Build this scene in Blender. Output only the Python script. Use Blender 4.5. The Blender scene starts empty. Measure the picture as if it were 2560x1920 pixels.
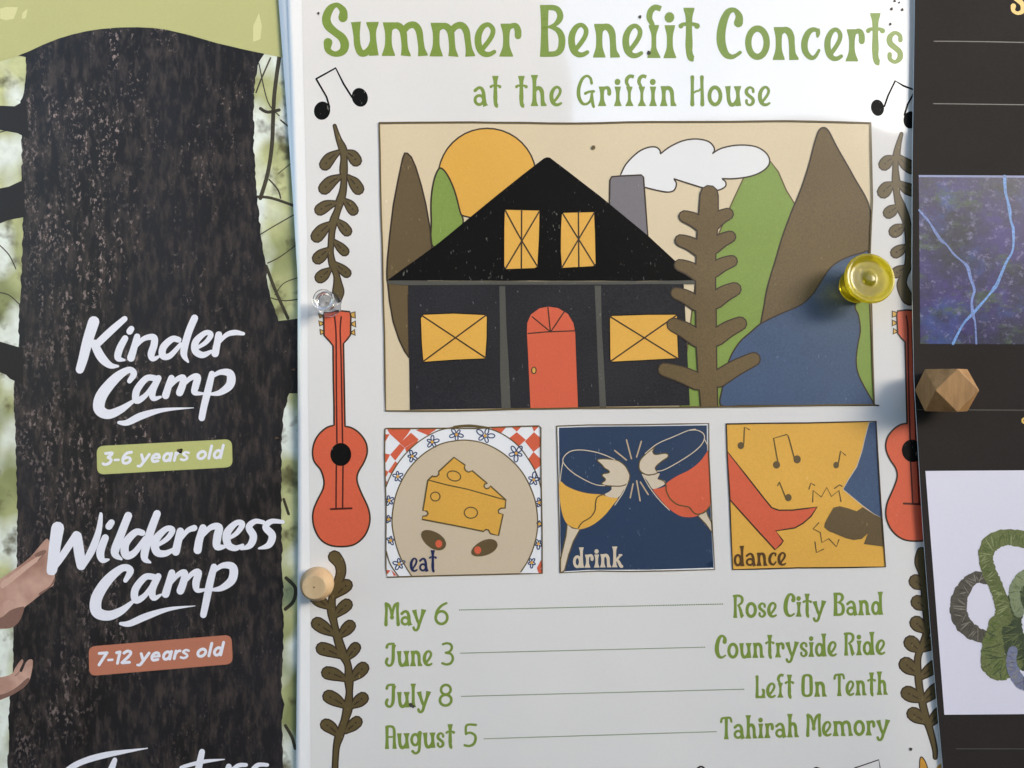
import bpy, bmesh, math, random
from mathutils import Vector as V, Matrix
from mathutils.geometry import delaunay_2d_cdt as cdt
random.seed(7)
sc = bpy.context.scene
COL = sc.collection

# ---------------------------------------------------------------- camera, sky, sun, exposure
K = 0.000174                      # metres on the board for one pixel of the 2560 px wide photograph
D = 0.346                         # camera to board
cam_d = bpy.data.cameras.new('camera'); cam = bpy.data.objects.new('camera', cam_d); COL.objects.link(cam)
cam_d.sensor_width = 36; cam_d.lens = 36 * D / (2560 * K)
cam_d.clip_start = 0.01; cam_d.clip_end = 200
cam.location = (0, -D, 0); cam.rotation_euler = (math.radians(90), 0, 0)
sc.camera = cam
SUN = V((0.74, -0.60, 0.262)).normalized()
w = bpy.data.worlds.new('World'); sc.world = w; w.use_nodes = True
nt = w.node_tree; bg = nt.nodes['Background']
sky = nt.nodes.new('ShaderNodeTexSky'); sky.sky_type = 'NISHITA'; sky.sun_disc = False
sky.sun_elevation = math.asin(SUN.z); sky.sun_rotation = math.atan2(SUN.x, SUN.y)
sky.air_density = 1.0; sky.dust_density = 1.2; sky.ozone_density = 1.0
nt.links.new(sky.outputs[0], bg.inputs[0]); bg.inputs[1].default_value = 0.15
sun_d = bpy.data.lights.new('sun', 'SUN'); sun_d.energy = 1.15; sun_d.angle = math.radians(24); sun_d.color = (1.0, 0.95, 0.86)
sun = bpy.data.objects.new('sun', sun_d); COL.objects.link(sun)
sun.rotation_euler = SUN.to_track_quat('Z', 'Y').to_euler(); sun.location = (0.5, -1, 1)
sc.view_settings.view_transform = 'Standard'; sc.view_settings.look = 'None'; sc.view_settings.gamma = 1
sc.view_settings.exposure = 1.6
sc.render.engine = 'CYCLES'
sc.cycles.max_bounces = 14; sc.cycles.transmission_bounces = 12; sc.cycles.transparent_max_bounces = 12

# ---------------------------------------------------------------- helpers
def put(u, v, h):                 # a point of the board, h metres out from it
    s = (D - h) / D
    return V(((u - 1280) * K * s, -h, (960 - v) * K * s))
def crop(ox, oy, s):              # turns measurements of an enlarged detail into board pixels
    def f(pts):
        return [(ox + p[0] * s, oy + p[1] * s) + tuple(q * s if i == 0 else q for i, q in enumerate(p[2:])) for p in pts]
    f.s = s; return f
def ramp(x, a, b):
    t = max(0., min(1., (x - a) / (b - a))); return t * t * (3 - 2 * t)
def camp_h(u, v):
    return 0.0009 + 0.0003 * math.sin(u / 210 + v / 500) + 0.0002 * math.sin(v / 260 + 1) + 0.0003
def sheet_h(u, v): return 0.0027 + 0.0001 * math.sin(v / 300)
def conc_h(u, v):
    h = 0.0034 + 0.0004 * math.sin(u / 330 + v / 900 + .5) * math.cos(v / 420) + 0.0002 * math.sin(u / 150 - v / 240) + 0.00007 * math.sin(u / 47 + 1.3 * math.sin(v / 170)) * math.sin(v / 260 + .7) + 0.00005 * math.sin(v / 39 + 1.5 * math.sin(u / 210))
    h -= 0.0010 * ramp(u - (v - 960) * .04, 2190, 2370)                       # pressed down towards the sheet lying over it
    h += 0.0007 * ramp(v, 1400, 2000) * ramp(u, 1900, 2300)                   # curled lower corner
    for pu, pv, r, a in ((822, 762, 110, .0007), (2140, 720, 190, .0007), (800, 1462, 130, .0006)):
        d2 = ((u - pu) ** 2 + (v - pv) ** 2) / (r * r)
        h -= a * math.exp(-d2)
    return h
def craft_h(u, v):
    return 0.0045 + 0.0002 * math.sin(v / 380) + 0.0005 * math.exp(-(u - 2280 - (v > 900) * (v - 900) * .07) / 90) - 0.0005 * math.exp(-((u - 2367) ** 2 + (v - 975) ** 2) / 16000)

def lin(c):
    return tuple(((x / 255) / 12.92 if x / 255 <= 0.04045 else ((x / 255 + 0.055) / 1.055) ** 2.4) for x in c)
_m = {}
def nn(t, typ, **kw):
    n = t.nodes.new(typ)
    for k, val in kw.items():
        if hasattr(n, k): setattr(n, k, val)
        else: n.inputs[k].default_value = val
    return n
def mix(t, fac, a, b, mode='MIX'):
    m = t.nodes.new('ShaderNodeMix'); m.data_type = 'RGBA'; m.blend_type = mode
    for i, x in ((0, fac), (6, a), (7, b)):
        if hasattr(x, 'links') or isinstance(x, bpy.types.NodeSocket): t.links.new(x, m.inputs[i])
        else: m.inputs[i].default_value = x if i == 0 else (tuple(x) + (1,))[:4]
    return m.outputs[2]
def noise(t, vec, scale, det=2, rough=.5, stretch=(1, 1, 1)):
    mp = t.nodes.new('ShaderNodeMapping'); mp.inputs['Scale'].default_value = stretch
    t.links.new(vec, mp.inputs[0])
    n = t.nodes.new('ShaderNodeTexNoise'); n.inputs['Scale'].default_value = scale
    n.inputs['Detail'].default_value = det; n.inputs['Roughness'].default_value = rough
    t.links.new(mp.outputs[0], n.inputs['Vector']); return n.outputs[0]
def rmp(t, fac, a, b, c0=0., c1=1.):
    m = t.nodes.new('ShaderNodeMapRange'); m.inputs[1].default_value = a; m.inputs[2].default_value = b
    m.inputs[3].default_value = c0; m.inputs[4].default_value = c1; t.links.new(fac, m.inputs[0]); return m.outputs[0]
def ink(col, grain=.07, fleck=0., rough=.42, fl=(150, 150, 140), spec=.5, tooth=.25):
    key = (col, grain, fleck, rough, fl, spec, tooth)
    if key in _m: return _m[key]
    m = bpy.data.materials.new('ink_%d_%d_%d' % col); m.use_nodes = True; t = m.node_tree
    b = t.nodes['Principled BSDF']; g = t.nodes.new('ShaderNodeNewGeometry').outputs['Position']
    c = lin(col)
    n1 = rmp(t, noise(t, g, 1400, 3, .6), .3, .7, 1 - grain, 1 + grain)
    n2 = rmp(t, noise(t, g, 35, 3), .3, .7, 1 - grain * .5, 1 + grain * .5)
    mm = nn(t, 'ShaderNodeMath', operation='MULTIPLY'); t.links.new(n1, mm.inputs[0]); t.links.new(n2, mm.inputs[1])
    out = mix(t, 1., c, mm.outputs[0], 'MULTIPLY')
    if fleck:
        f1 = rmp(t, noise(t, g, 800, 2, .6, (1, 1, .45)), .745 - fleck * .1, .79 - fleck * .1, 0, .55)
        f2 = rmp(t, noise(t, g, 90, 1), .42, .6, 0, 1)
        fm = nn(t, 'ShaderNodeMath', operation='MULTIPLY'); t.links.new(f1, fm.inputs[0]); t.links.new(f2, fm.inputs[1])
        out = mix(t, fm.outputs[0], out, lin(fl))
    t.links.new(out, b.inputs['Base Color'])
    b.inputs['Roughness'].default_value = rough; b.inputs['Specular IOR Level'].default_value = spec
    if spec > .95: b.inputs['IOR'].default_value = 1.62
    if tooth:
        bp = t.nodes.new('ShaderNodeBump'); bp.inputs['Strength'].default_value = tooth; bp.inputs['Distance'].default_value = .00006
        t.links.new(noise(t, g, 1100, 2, .6), bp.inputs['Height']); t.links.new(bp.outputs[0], b.inputs['Normal'])
    _m[key] = m; return m

def link(me, name, parent, mat, origin=V((0, 0, 0))):
    o = bpy.data.objects.new(name, me); COL.objects.link(o)
    if parent is not None: o.parent = parent
    me.materials.append(mat); return o
def thing(name, label, cat, loc, group=None):
    o = bpy.data.objects.new(name, None); COL.objects.link(o); o.location = loc; o.empty_display_size = .01
    o['label'] = label; o['category'] = cat
    if group: o['group'] = group
    return o

def smooth(pts, closed=False, n=6):
    """Catmull-Rom through pts of any dimension"""
    L = len(pts); out = []
    if L < 3: return list(pts)
    rng = L if closed else L - 1
    for i in range(rng):
        p1, p2 = pts[i], pts[(i + 1) % L]
        p0 = pts[i - 1] if (closed or i > 0) else p1
        p3 = pts[(i + 2) % L] if (closed or i + 2 < L) else p2
        for k in range(n):
            t = k / n
            out.append(tuple(.5 * (2 * b + (c - a) * t + (2 * a - 5 * b + 4 * c - d) * t * t + (3 * b - a - 3 * c + d) * t ** 3)
                             for a, b, c, d in zip(p0, p1, p2, p3)))
    if not closed: out.append(tuple(pts[-1]))
    return out
def stroke(pts, w=None, cap='rr', n=5, closed=False, sm=True, dw=0):
    """faces (convex, overlapping) of a line with a width at each point; their union is the printed mark"""
    p = [(q[0], q[1], (q[2] if len(q) > 2 else w) + dw) for q in pts]
    if sm and len(p) > 2: p = smooth(p, closed, n)
    if closed: p = p + [p[0]]
    q = [p[0]]
    for a in p[1:]:
        if math.hypot(a[0] - q[-1][0], a[1] - q[-1][1]) > .15: q.append(a)
    p = q; F = []
    if len(p) < 2: return F
    nor = []
    for i in range(len(p)):
        a = p[max(0, i - 1)]; b = p[min(len(p) - 1, i + 1)]
        if closed and i in (0, len(p) - 1): a, b = p[-2], p[1]
        dx, dy = b[0] - a[0], b[1] - a[1]; l = math.hypot(dx, dy) or 1
        nor.append((-dy / l, dx / l))
    Lf = [(a[0] + m[0] * a[2] / 2, a[1] + m[1] * a[2] / 2) for a, m in zip(p, nor)]
    Rt = [(a[0] - m[0] * a[2] / 2, a[1] - m[1] * a[2] / 2) for a, m in zip(p, nor)]
    for i in range(len(p) - 1):
        F.append(hull([Lf[i], Lf[i + 1], Rt[i + 1], Rt[i]]))
    if not closed:
        for c, i in ((cap[0], 0), (cap[1], len(p) - 1)):
            if c == 'r':
                r = p[i][2] / 2; k = 10 if r > 2.5 else 6
                F.append([(p[i][0] + r * math.cos(t * 2 * math.pi / k + .1), p[i][1] + r * math.sin(t * 2 * math.pi / k + .1)) for t in range(k)])
    return [f for f in F if len(f) > 2]
def hull(P):
    P = sorted(set((round(a, 4), round(b, 4)) for a, b in P))
    if len(P) < 3: return P
    def half(P):
        h = []
        for p in P:
            while len(h) > 1 and (h[-1][0] - h[-2][0]) * (p[1] - h[-2][1]) - (h[-1][1] - h[-2][1]) * (p[0] - h[-2][0]) <= 1e-9: h.pop()
            h.append(p)
        return h
    a = half(P); b = half(P[::-1]); return a[:-1] + b[:-1]
def ell(cx, cy, rx, ry, n=28, rot=0, wob=.0):
    c, s = math.cos(rot), math.sin(rot); out = []
    for i in range(n):
        t = i * 2 * math.pi / n; k = 1 + wob * math.sin(3 * t + cx)
        x, y = rx * k * math.cos(t), ry * k * math.sin(t)
        out.append((cx + x * c - y * s, cy + x * s + y * c))
    return out
DZ = 0.00004
def printed(name, faces, H, level, mat, parent, origin, step=22, label=None, holes=(), clip=None):
    """union of flat outlines, laid on a sheet whose height is H, level layers of ink up"""
    def ccw(f):
        f = [p[:2] for p in f]; a = sum(p[0] * q[1] - q[0] * p[1] for p, q in zip(f, f[1:] + f[:1]))
        if a < 0: f = f[::-1]
        g = []
        for p, q in zip(f, f[1:] + f[:1]):
            k = max(1, int(math.hypot(q[0] - p[0], q[1] - p[1]) / 18))
            g += [(p[0] + (q[0] - p[0]) * i / k, p[1] + (q[1] - p[1]) * i / k) for i in range(k)]
        return g
    faces = [ccw(f) for f in faces if len(f) > 2]; holes = [ccw(h) for h in holes]
    vs, fs = [], []
    for f in list(faces) + [list(h) for h in holes]:
        b = len(vs); vs += [V((p[0], p[1])) for p in f]; fs.append(list(range(b, b + len(f))))
    nf = len(faces)
    x0 = min(p.x for p in vs); x1 = max(p.x for p in vs); y0 = min(p.y for p in vs); y1 = max(p.y for p in vs)
    if x1 - x0 > step or y1 - y0 > step:
        i = math.ceil(x0 / step)
        while i * step < x1:
            j = math.ceil(y0 / step)
            while j * step < y1:
                vs.append(V((i * step + .37 + .01 * j, j * step + .21))); j += 1
            i += 1
    r = cdt(vs, [], fs, 1, 1e-3)
    co = [put(p[0], p[1], H(p[0], p[1]) + level * DZ) - origin for p in r[0]]
    used = [[a for a in f][::1] for f, of in zip(r[2], r[5]) if any(k < nf for k in of) and not any(k >= nf for k in of)]
    idx = {}; F = []
    for f in used:
        F.append([idx.setdefault(a, len(idx)) for a in f])
    vv = [None] * len(idx)
    for a, b in idx.items(): vv[b] = co[a]
    me = bpy.data.meshes.new(name); me.from_pydata([tuple(c) for c in vv], [], F)
    bm = bmesh.new(); bm.from_mesh(me)
    for f in bm.faces:
        if f.normal.y > 0: f.normal_flip()
        f.smooth = True
    bm.to_mesh(me); bm.free()
    o = link(me, name, parent, mat)
    if label: o['label'] = label
    return o
def sheet(name, left, right, top, bot, H, mat, parent, origin, nu=70, nv=90):
    """a sheet of paper with real thickness; left/right are functions of v"""
    co, F = [], []
    for k in (0, 1):
        for j in range(nv + 1):
            v = top + (bot - top) * j / nv
            for i in range(nu + 1):
                u = left(v) + (right(v) - left(v)) * i / nu
                co.append(put(u, v, H(u, v) - k * .00022) - origin)
    W = nu + 1; N = W * (nv + 1)
    for j in range(nv):
        for i in range(nu):
            a = j * W + i
            F.append((a, a + W, a + W + 1, a + 1)); F.append((N + a, N + a + 1, N + a + W + 1, N + a + W))
    for j in range(nv):
        a = j * W; F.append((a, N + a, N + a + W, a + W)); a += nu; F.append((a, a + W, N + a + W, N + a))
    for i in range(nu):
        F.append((i, i + 1, N + i + 1, N + i)); a = nv * W + i; F.append((a, N + a, N + a + 1, a + 1))
    me = bpy.data.meshes.new(name); me.from_pydata([tuple(c) for c in co], [], F)
    for p in me.polygons[:2 * nu * nv]: p.use_smooth = True
    return link(me, name, parent, mat)
def interp(tab):
    def f(v):
        if v <= tab[0][1]: return tab[0][0]
        for (a, va), (b, vb) in zip(tab, tab[1:]):
            if v <= vb: return a + (b - a) * (v - va) / (vb - va)
        return tab[-1][0]
    return f

# ---------------------------------------------------------------- lettering: strokes in x-heights, y up
def stem(x, y0, y1, wb=.36, wm=.18, wt=.32, dx=0):
    h = y1 - y0
    P = [(x, y0, wb), (x + dx * .05, y0 + .05, wb * .97), (x + dx * .2, y0 + min(.27, h * .28), wm * 1.18), (x + dx * .5, y0 + h * .5, wm), (x + dx * .75, y1 - min(.27, h * .28), wm * 1.12),
         (x + dx * .95, y1 - .07, wt * .95), (x + dx, y1, wt)]
    return (P, 'ff', 0)
def arc(cx, cy, rx, ry, wd, n=14):
    return ([(cx + rx * math.cos(i * 2 * math.pi / n), cy + ry * math.sin(i * 2 * math.pi / n), wd) for i in range(n)], 'cc', 1)
R = lambda *p: (list(p), 'rr', 0)
FF = lambda *p: (list(p), 'ff', 0)
RF = lambda *p: (list(p), 'rf', 0)
G = {
 'a': (.74, [R((.11, .76, .17), (.3, .9, .15), (.47, .84, .17), (.56, .6, .18), (.59, .3, .17)), FF((.59, .35, .17), (.62, .12, .2), (.66, 0, .28)), arc(.33, .3, .22, .22, .15)]),
 'c': (.62, [R((.51, .70, .06), (.52, .86, .12), (.38, .92, .14), (.22, .82, .18), (.11, .55, .2), (.13, .28, .19), (.27, .1, .16), (.42, .1, .12), (.55, .3, .09)), FF((.55, .95, .05), (.52, .8, .13), (.5, .68, .05))]),
 'd': (.78, [arc(.3, .45, .21, .37, .17), stem(.62, 0, 1.5, .3, .17, .32, -.04)]),
 'e': (.64, [R((.22, .22, .14), (.38, .42, .14), (.50, .62, .14), (.52, .80, .14), (.40, .93, .13), (.24, .87, .16), (.12, .66, .19), (.10, .42, .2), (.16, .2, .2), (.28, .08, .17), (.43, .07, .14), (.56, .14, .12))]),
 'f': (.46, [stem(.23, 0, .96, .38, .14, .3), RF((.19, .98, .13), (.10, 1.15, .17), (.13, 1.35, .18), (.26, 1.47, .17), (.44, 1.43, .17))]),
 'g': (.78, [arc(.32, .55, .23, .34, .16), R((.62, .98, .24), (.62, .6, .16), (.6, .1, .16), (.54, -.2, .16), (.33, -.32, .14), (.15, -.18, .17)), FF((.62, 1.0, .3), (.62, .8, .18))]),
 'h': (.8, [stem(.2, 0, 1.53, .36, .18, .34), FF((.22, .74, .17), (.33, .88, .18), (.47, .86, .21), (.56, .70, .2), (.585, .45, .18), (.60, .2, .2), (.64, .04, .28), (.645, 0, .29))]),
 'i': (.36, [stem(.17, 0, .96, .36, .17, .3), R((.155, 1.17, .28), (.16, 1.2, .28))]),
 'k': (.8, [stem(.2, 0, 1.53, .36, .18, .34), R((.24, .42, .1), (.42, .66, .14), (.6, .86, .1)), FF((.48, .92, .05), (.62, .88, .14), (.74, .92, .05)), R((.36, .58, .12), (.5, .36, .18), (.62, .12, .2), (.7, .06, .2))]),
 'l': (.38, [stem(.18, 0, 1.5, .34, .17, .32)]),
 'm': (1.31, [stem(.19, 0, .98, .38, .19, .32), FF((.2, .78, .18), (.35, .88, .18), (.5, .86, .2), (.61, .70, .2), (.645, .4, .18), (.66, .2, .2), (.68, .04, .28), (.68, 0, .3)),
              FF((.62, .72, .18), (.75, .87, .19), (.93, .90, .2), (1.06, .74, .2), (1.11, .42, .18), (1.14, .2, .2), (1.17, .04, .28), (1.175, 0, .29))]),
 'n': (.79, [stem(.19, 0, .98, .36, .18, .3), FF((.2, .78, .18), (.33, .89, .18), (.47, .86, .21), (.56, .70, .2), (.585, .45, .18), (.60, .2, .2), (.64, .04, .28), (.645, 0, .29))]),
 'o': (.73, [arc(.36, .5, .27, .42, .19)]),
 'r': (.63, [stem(.19, 0, .96, .39, .18, .32), R((.2, .8, .18), (.33, .89, .15), (.46, .89, .17), (.52, .75, .19), (.52, .6, .19))]),
 's': (.56, [R((.45, .70, .14), (.43, .84, .13), (.28, .92, .12), (.13, .8, .17), (.13, .62, .18), (.28, .48, .17), (.43, .34, .17), (.43, .16, .17), (.28, .05, .12), (.13, .14, .13), (.12, .28, .14))]),
 't': (.62, [stem(.31, .15, 1.48, .18, .18, .32), RF((.31, .5, .18), (.31, .3, .18), (.33, .12, .19), (.38, .02, .2), (.45, .0, .16)), R((.08, .95, .15), (.15, 1.0, .11), (.31, 1.0, .12), (.46, 1.0, .11), (.54, .95, .17))]),
 'u': (.82, [FF((.145, .98, .30), (.15, .9, .26), (.165, .6, .19), (.19, .3, .19), (.28, .09, .2), (.42, .08, .19), (.56, .22, .18), (.62, .4, .15)), stem(.66, 0, .98, .28, .18, .36, -.04)]),
 'y': (.88, [FF((.13, .98, .30), (.15, .9, .26), (.24, .6, .18), (.34, .3, .17), (.43, .1, .15)), FF((.75, 1.0, .32), (.73, .92, .28), (.64, .62, .18), (.5, .2, .17), (.42, .0, .17)), R((.44, .05, .17), (.38, -.18, .16), (.27, -.3, .15), (.14, -.27, .15), (.09, -.14, .16))]),
 'A': (.74, [stem(.13, 0, 1.46, .25, .17, .22), FF((.1, 1.42, .14), (.35, 1.43, .14), (.53, 1.36, .15), (.6, 1.1, .17), (.6, .5, .17), (.62, .1, .24), (.62, 0, .27)), R((.15, .76, .1), (.6, .76, .1))]),
 'B': (.76, [stem(.15, 0, 1.51, .27, .2, .27), R((.12, 1.43, .15), (.40, 1.43, .16), (.54, 1.36, .17), (.6, 1.2, .18), (.56, 1.06, .17), (.44, .93, .12), (.28, .87, .08)), R((.28, .87, .06), (.5, .8, .15), (.62, .64, .19), (.65, .42, .2), (.6, .2, .19), (.45, .09, .16), (.12, .08, .15))]),
 'C': (.78, [R((.64, 1.08, .27), (.66, 1.28, .21), (.53, 1.46, .14), (.34, 1.41, .19), (.2, 1.12, .24), (.13, .75, .26), (.15, .42, .26), (.27, .15, .21), (.44, .07, .15), (.58, .12, .11), (.69, .2, .11))]),
 'G': (.9, [R((.72, 1.12, .14), (.67, 1.36, .13), (.5, 1.48, .12), (.29, 1.33, .15), (.13, .9, .17), (.13, .45, .18), (.3, .13, .15), (.52, .12, .12), (.68, .3, .13), (.74, .6, .13)), R((.43, .62, .14), (.6, .7, .12), (.82, .72, .14)), R((.74, .5, .13), (.77, .15, .15), (.82, -.03, .13))]),
 'H': (.76, [R((.13, 1.42, .2), (.13, 1.1, .16), (.13, .4, .17), (.13, .08, .21)), R((.6, 1.42, .2), (.6, 1.1, .16), (.62, .4, .17), (.62, .08, .21)), R((.13, .58, .08), (.3, .72, .1), (.45, .76, .1), (.6, .92, .08))]),
 'J': (.76, [R((.15, 1.22, .17), (.2, 1.38, .14), (.35, 1.44, .13), (.6, 1.44, .13)), RF((.56, .5, .18), (.57, 1.1, .19), (.62, 1.4, .26)), R((.57, 1.0, .19), (.55, .4, .19), (.42, .1, .15), (.22, .09, .15), (.11, .28, .17), (.18, .5, .17))]),
 'L': (.7, [R((.15, 1.4, .2), (.16, 1.1, .16), (.16, .5, .17), (.15, .1, .2)), FF((.08, .08, .16), (.3, .08, .14), (.5, .1, .16), (.56, .3, .12)), FF((.45, .58, .04), (.57, .5, .18), (.6, .2, .12), (.62, 0, .16))]),
 'M': (.98, [R((.12, 1.4, .2), (.14, 1.0, .16), (.12, .5, .17), (.11, .08, .21)), R((.86, 1.4, .2), (.85, 1.0, .16), (.87, .5, .17), (.9, .08, .21)), R((.14, 1.4, .17), (.3, 1.3, .17), (.42, 1.0, .15), (.49, .6, .14)), R((.84, 1.4, .17), (.68, 1.3, .17), (.57, 1.0, .15), (.5, .6, .14)), R((.495, .55, .24), (.495, .52, .24))]),
 'O': (.76, [([(.13, 1.0, .2), (.17, 1.33, .18), (.37, 1.42, .14), (.58, 1.33, .18), (.62, 1.0, .2), (.63, .5, .2), (.59, .17, .18), (.37, .07, .14), (.16, .17, .18), (.12, .5, .2)], 'cc', 1)]),
 'R': (.78, [stem(.17, 0, 1.48, .25, .16, .22), R((.08, 1.42, .14), (.36, 1.44, .14), (.56, 1.36, .16), (.62, 1.15, .17), (.55, .95, .14), (.34, .8, .10)), RF((.36, .8, .1), (.46, .64, .16), (.55, .3, .19), (.6, .12, .22), (.66, .05, .24))]),
 'S': (.78, [R((.61, 1.12, .27), (.62, 1.3, .22), (.52, 1.44, .16), (.4, 1.49, .14), (.23, 1.36, .22), (.13, 1.1, .25), (.19, .88, .25), (.38, .70, .22), (.58, .54, .24), (.66, .34, .25), (.6, .14, .22), (.38, .06, .16), (.18, .18, .18), (.18, .4, .26))]),
 'T': (.82, [R((.08, 1.14, .15), (.12, 1.34, .14), (.22, 1.38, .14), (.4, 1.40, .12), (.6, 1.40, .14), (.7, 1.34, .14), (.75, 1.14, .13)), stem(.42, 0, 1.4, .3, .17, .2)]),
 '3': (.8, [R((.12, 1.34, .13), (.35, 1.4, .12), (.58, 1.32, .14), (.64, 1.1, .14), (.52, .88, .13), (.28, .8, .12)), R((.28, .8, .12), (.58, .72, .13), (.7, .45, .14), (.6, .16, .14), (.35, .06, .13), (.08, .14, .13))]),
 '5': (.82, [R((.74, 1.38, .13), (.2, 1.38, .13), (.16, .82, .12)), R((.16, .84, .12), (.4, .9, .13), (.66, .75, .14), (.72, .48, .15), (.6, .18, .15), (.35, .06, .13), (.08, .12, .13))]),
 '6': (.9, [R((.74, 1.36, .12), (.45, 1.2, .14), (.2, .88, .15), (.12, .5, .15)), arc(.45, .45, .34, .4, .15)]),
 '8': (.86, [arc(.42, .4, .33, .34, .15), arc(.43, 1.06, .28, .3, .14)]),
}
def glyph_faces(ch, x0, base, xh, wx=1., slope=0., bold=0., font=G, slant=0.):
    out = []
    for P, cap, closed in font[ch][1]:
        q = []
        for x, y, wd in P:
            X = x0 + (x + slant * y) * xh * wx
            q.append((X, base - y * xh + slope * (X - x0), (wd + bold) * xh * (wx * .5 + .5)))
        out += stroke(q, cap=cap, closed=bool(closed), n=4)
    return out
def word(txt, x0, x1, b0, b1, xh, bold=0., gap=.08, font=G, slant=0.):
    """letters set between x0 and x1 on a baseline that runs from b0 to b1"""
    tot = sum(font[c][0] for c in txt) + gap * (len(txt) - 1)
    wx = (x1 - x0) / (tot * xh); sl = (b1 - b0) / (x1 - x0); F = []; x = x0
    for c in txt:
        F += glyph_faces(c, x, b0 + sl * (x - x0), xh, wx, sl, bold, font, slant)
        x += (font[c][0] + gap) * xh * wx
    return F
w_ = .24
SANS = {
 '3': (.74, [R((.1, 1.25, w_), (.58, 1.25, w_), (.34, .85, w_)), R((.34, .82, w_), (.58, .62, w_), (.55, .3, w_), (.3, .12, w_), (.08, .22, w_))]),
 '6': (.8, [R((.62, 1.22, w_), (.3, 1.15, w_), (.13, .75, w_), (.14, .4, w_)), arc(.4, .42, .26, .29, w_)]),
 '7': (.72, [R((.08, 1.27, w_), (.62, 1.27, w_)), R((.6, 1.25, w_), (.25, .1, w_))]),
 '1': (.42, [R((.02, 1.2, w_), (.25, 1.25, w_)), R((.25, 1.25, w_), (.25, .12, w_))]),
 '2': (.76, [R((.1, 1.1, w_), (.3, 1.27, w_), (.56, 1.15, w_), (.52, .8, w_), (.12, .14, w_)), R((.14, .12, w_), (.64, .12, w_))]),
 '-': (.5, [R((.08, .52, .2), (.36, .52, .2))]),
 ' ': (.42, []),
 'y': (.76, [R((.1, .9, w_), (.36, .15, w_)), R((.64, .9, w_), (.36, .15, w_), (.2, -.22, w_), (.02, -.22, .2))]),
 'e': (.78, [R((.15, .5, .18), (.62, .5, .18)), R((.62, .5, w_), (.5, .82, w_), (.25, .82, w_), (.12, .5, w_), (.25, .15, w_), (.58, .18, w_))]),
 'a': (.76, [arc(.34, .5, .22, .37, w_), R((.6, .88, w_), (.6, .12, w_))]),
 'r': (.48, [R((.13, .88, w_), (.13, .12, w_)), R((.13, .55, .2), (.28, .85, .2), (.42, .87, .22))]),
 's': (.62, [R((.52, .8, .2), (.3, .9, .2), (.14, .72, .2), (.4, .48, .2), (.5, .25, .2), (.3, .1, .2), (.07, .2, .2))]),
 'o': (.78, [arc(.38, .5, .26, .36, w_)]),
 'l': (.32, [R((.13, 1.38, w_), (.13, .12, w_))]),
 'd': (.78, [arc(.34, .5, .22, .37, w_), R((.6, 1.38, w_), (.6, .12, w_))]),
}
for c in SANS.values():
    for k, s in enumerate(c[1]):
        pass

# ================================================================ the setting: backing board, ground
def box_mesh(name, x0, x1, y0, y1, z0, z1):
    me = bpy.data.meshes.new(name)
    co = [(x, y, z) for x in (x0, x1) for y in (y0, y1) for z in (z0, z1)]
    me.from_pydata(co, [], [(0, 1, 3, 2), (4, 6, 7, 5), (0, 4, 5, 1), (2, 3, 7, 6), (0, 2, 6, 4), (1, 5, 7, 3)]); return me
cork = ink((150, 120, 85), grain=.2, rough=.9)
o = link(box_mesh('wall', -.42, .42, 0, .02, -.5, .5), 'wall', None, cork); o['kind'] = 'structure'
gm = ink((66, 68, 72), grain=.15, rough=.9)
me = bpy.data.meshes.new('ground'); me.from_pydata([(-60, -60, -1.35), (60, -60, -1.35), (60, 60, -1.35), (-60, 60, -1.35)], [], [(0, 1, 2, 3)])
o = link(me, 'ground', None, gm); o['kind'] = 'structure'

# unseen blocks added opposite the board to shade it and mirror in the glossy paper
REN = ink((84, 78, 70), grain=.12, rough=.9, tooth=0)
gw = link(box_mesh('added_low_wall', .165, 9, -2.45, -2.1, -1.35, .80), 'added_low_wall', None, REN); gw['label'] = 'added low wall, unseen, shading the board and bounding its bright reflection'; gw['category'] = 'wall'
hw = link(box_mesh('added_tall_block', -1.35, .16, -3.4, -2.1, -1.35, 1.45), 'added_tall_block', None, REN); hw['label'] = 'added tall block, unseen, keeping the sky out of the reflection at the left'; hw['category'] = 'added_tall_block'

# ================================================================ the concert poster
PAPER = ink((247, 246, 245), grain=.012, rough=.06, tooth=.0, spec=.99)
TINT = ink((232, 229, 226), grain=.015, rough=.06, tooth=.0, spec=.99)
GREEN = ink((126, 148, 66), grain=.07, tooth=.1, rough=.3, spec=.45)
DARK = ink((62, 50, 34), grain=.1, fleck=.1, fl=(120, 105, 80))
BLACK = ink((21, 20, 19), grain=.2, fleck=.95, fl=(140, 138, 130), rough=.55, spec=.08)
WALLI = ink((44, 43, 46), grain=.3, fleck=.55, fl=(140, 140, 140), rough=.5, spec=.2)
OLIVE = ink((98, 80, 50), grain=.09, fleck=.6, fl=(170, 150, 105), rough=.5)
LEAF = ink((94, 80, 48), grain=.08, fleck=.8, fl=(170, 150, 95), rough=.5)
TREE2 = ink((102, 83, 50), grain=.16, fleck=.4, fl=(160, 140, 110), rough=.5)
HILL = ink((128, 150, 70), grain=.07, fleck=.3, fl=(190, 200, 140))
TAN = ink((216, 198, 165), grain=.03, fleck=.25, fl=(238, 228, 205))
MUST = ink((226, 172, 76), grain=.05, fleck=.2, fl=(240, 210, 150))
SUNY = ink((222, 168, 72), grain=.04, fleck=.2, fl=(240, 210, 150))
RED = ink((214, 98, 68), grain=.06, fleck=.35, fl=(235, 160, 130))
LAKE = ink((62, 82, 112), grain=.16, fleck=.4, fl=(120, 140, 165), rough=.5)
NAVY = ink((38, 58, 86), grain=.09, fleck=.6, fl=(130, 145, 165), rough=.5)
GREY = ink((118, 113, 116), grain=.07, fleck=.8, fl=(180, 176, 172))
TRIM = ink((84, 82, 75), grain=.12, fleck=.7, fl=(150, 148, 140))
CLOUD = ink((226, 225, 224), grain=.015)
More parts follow.
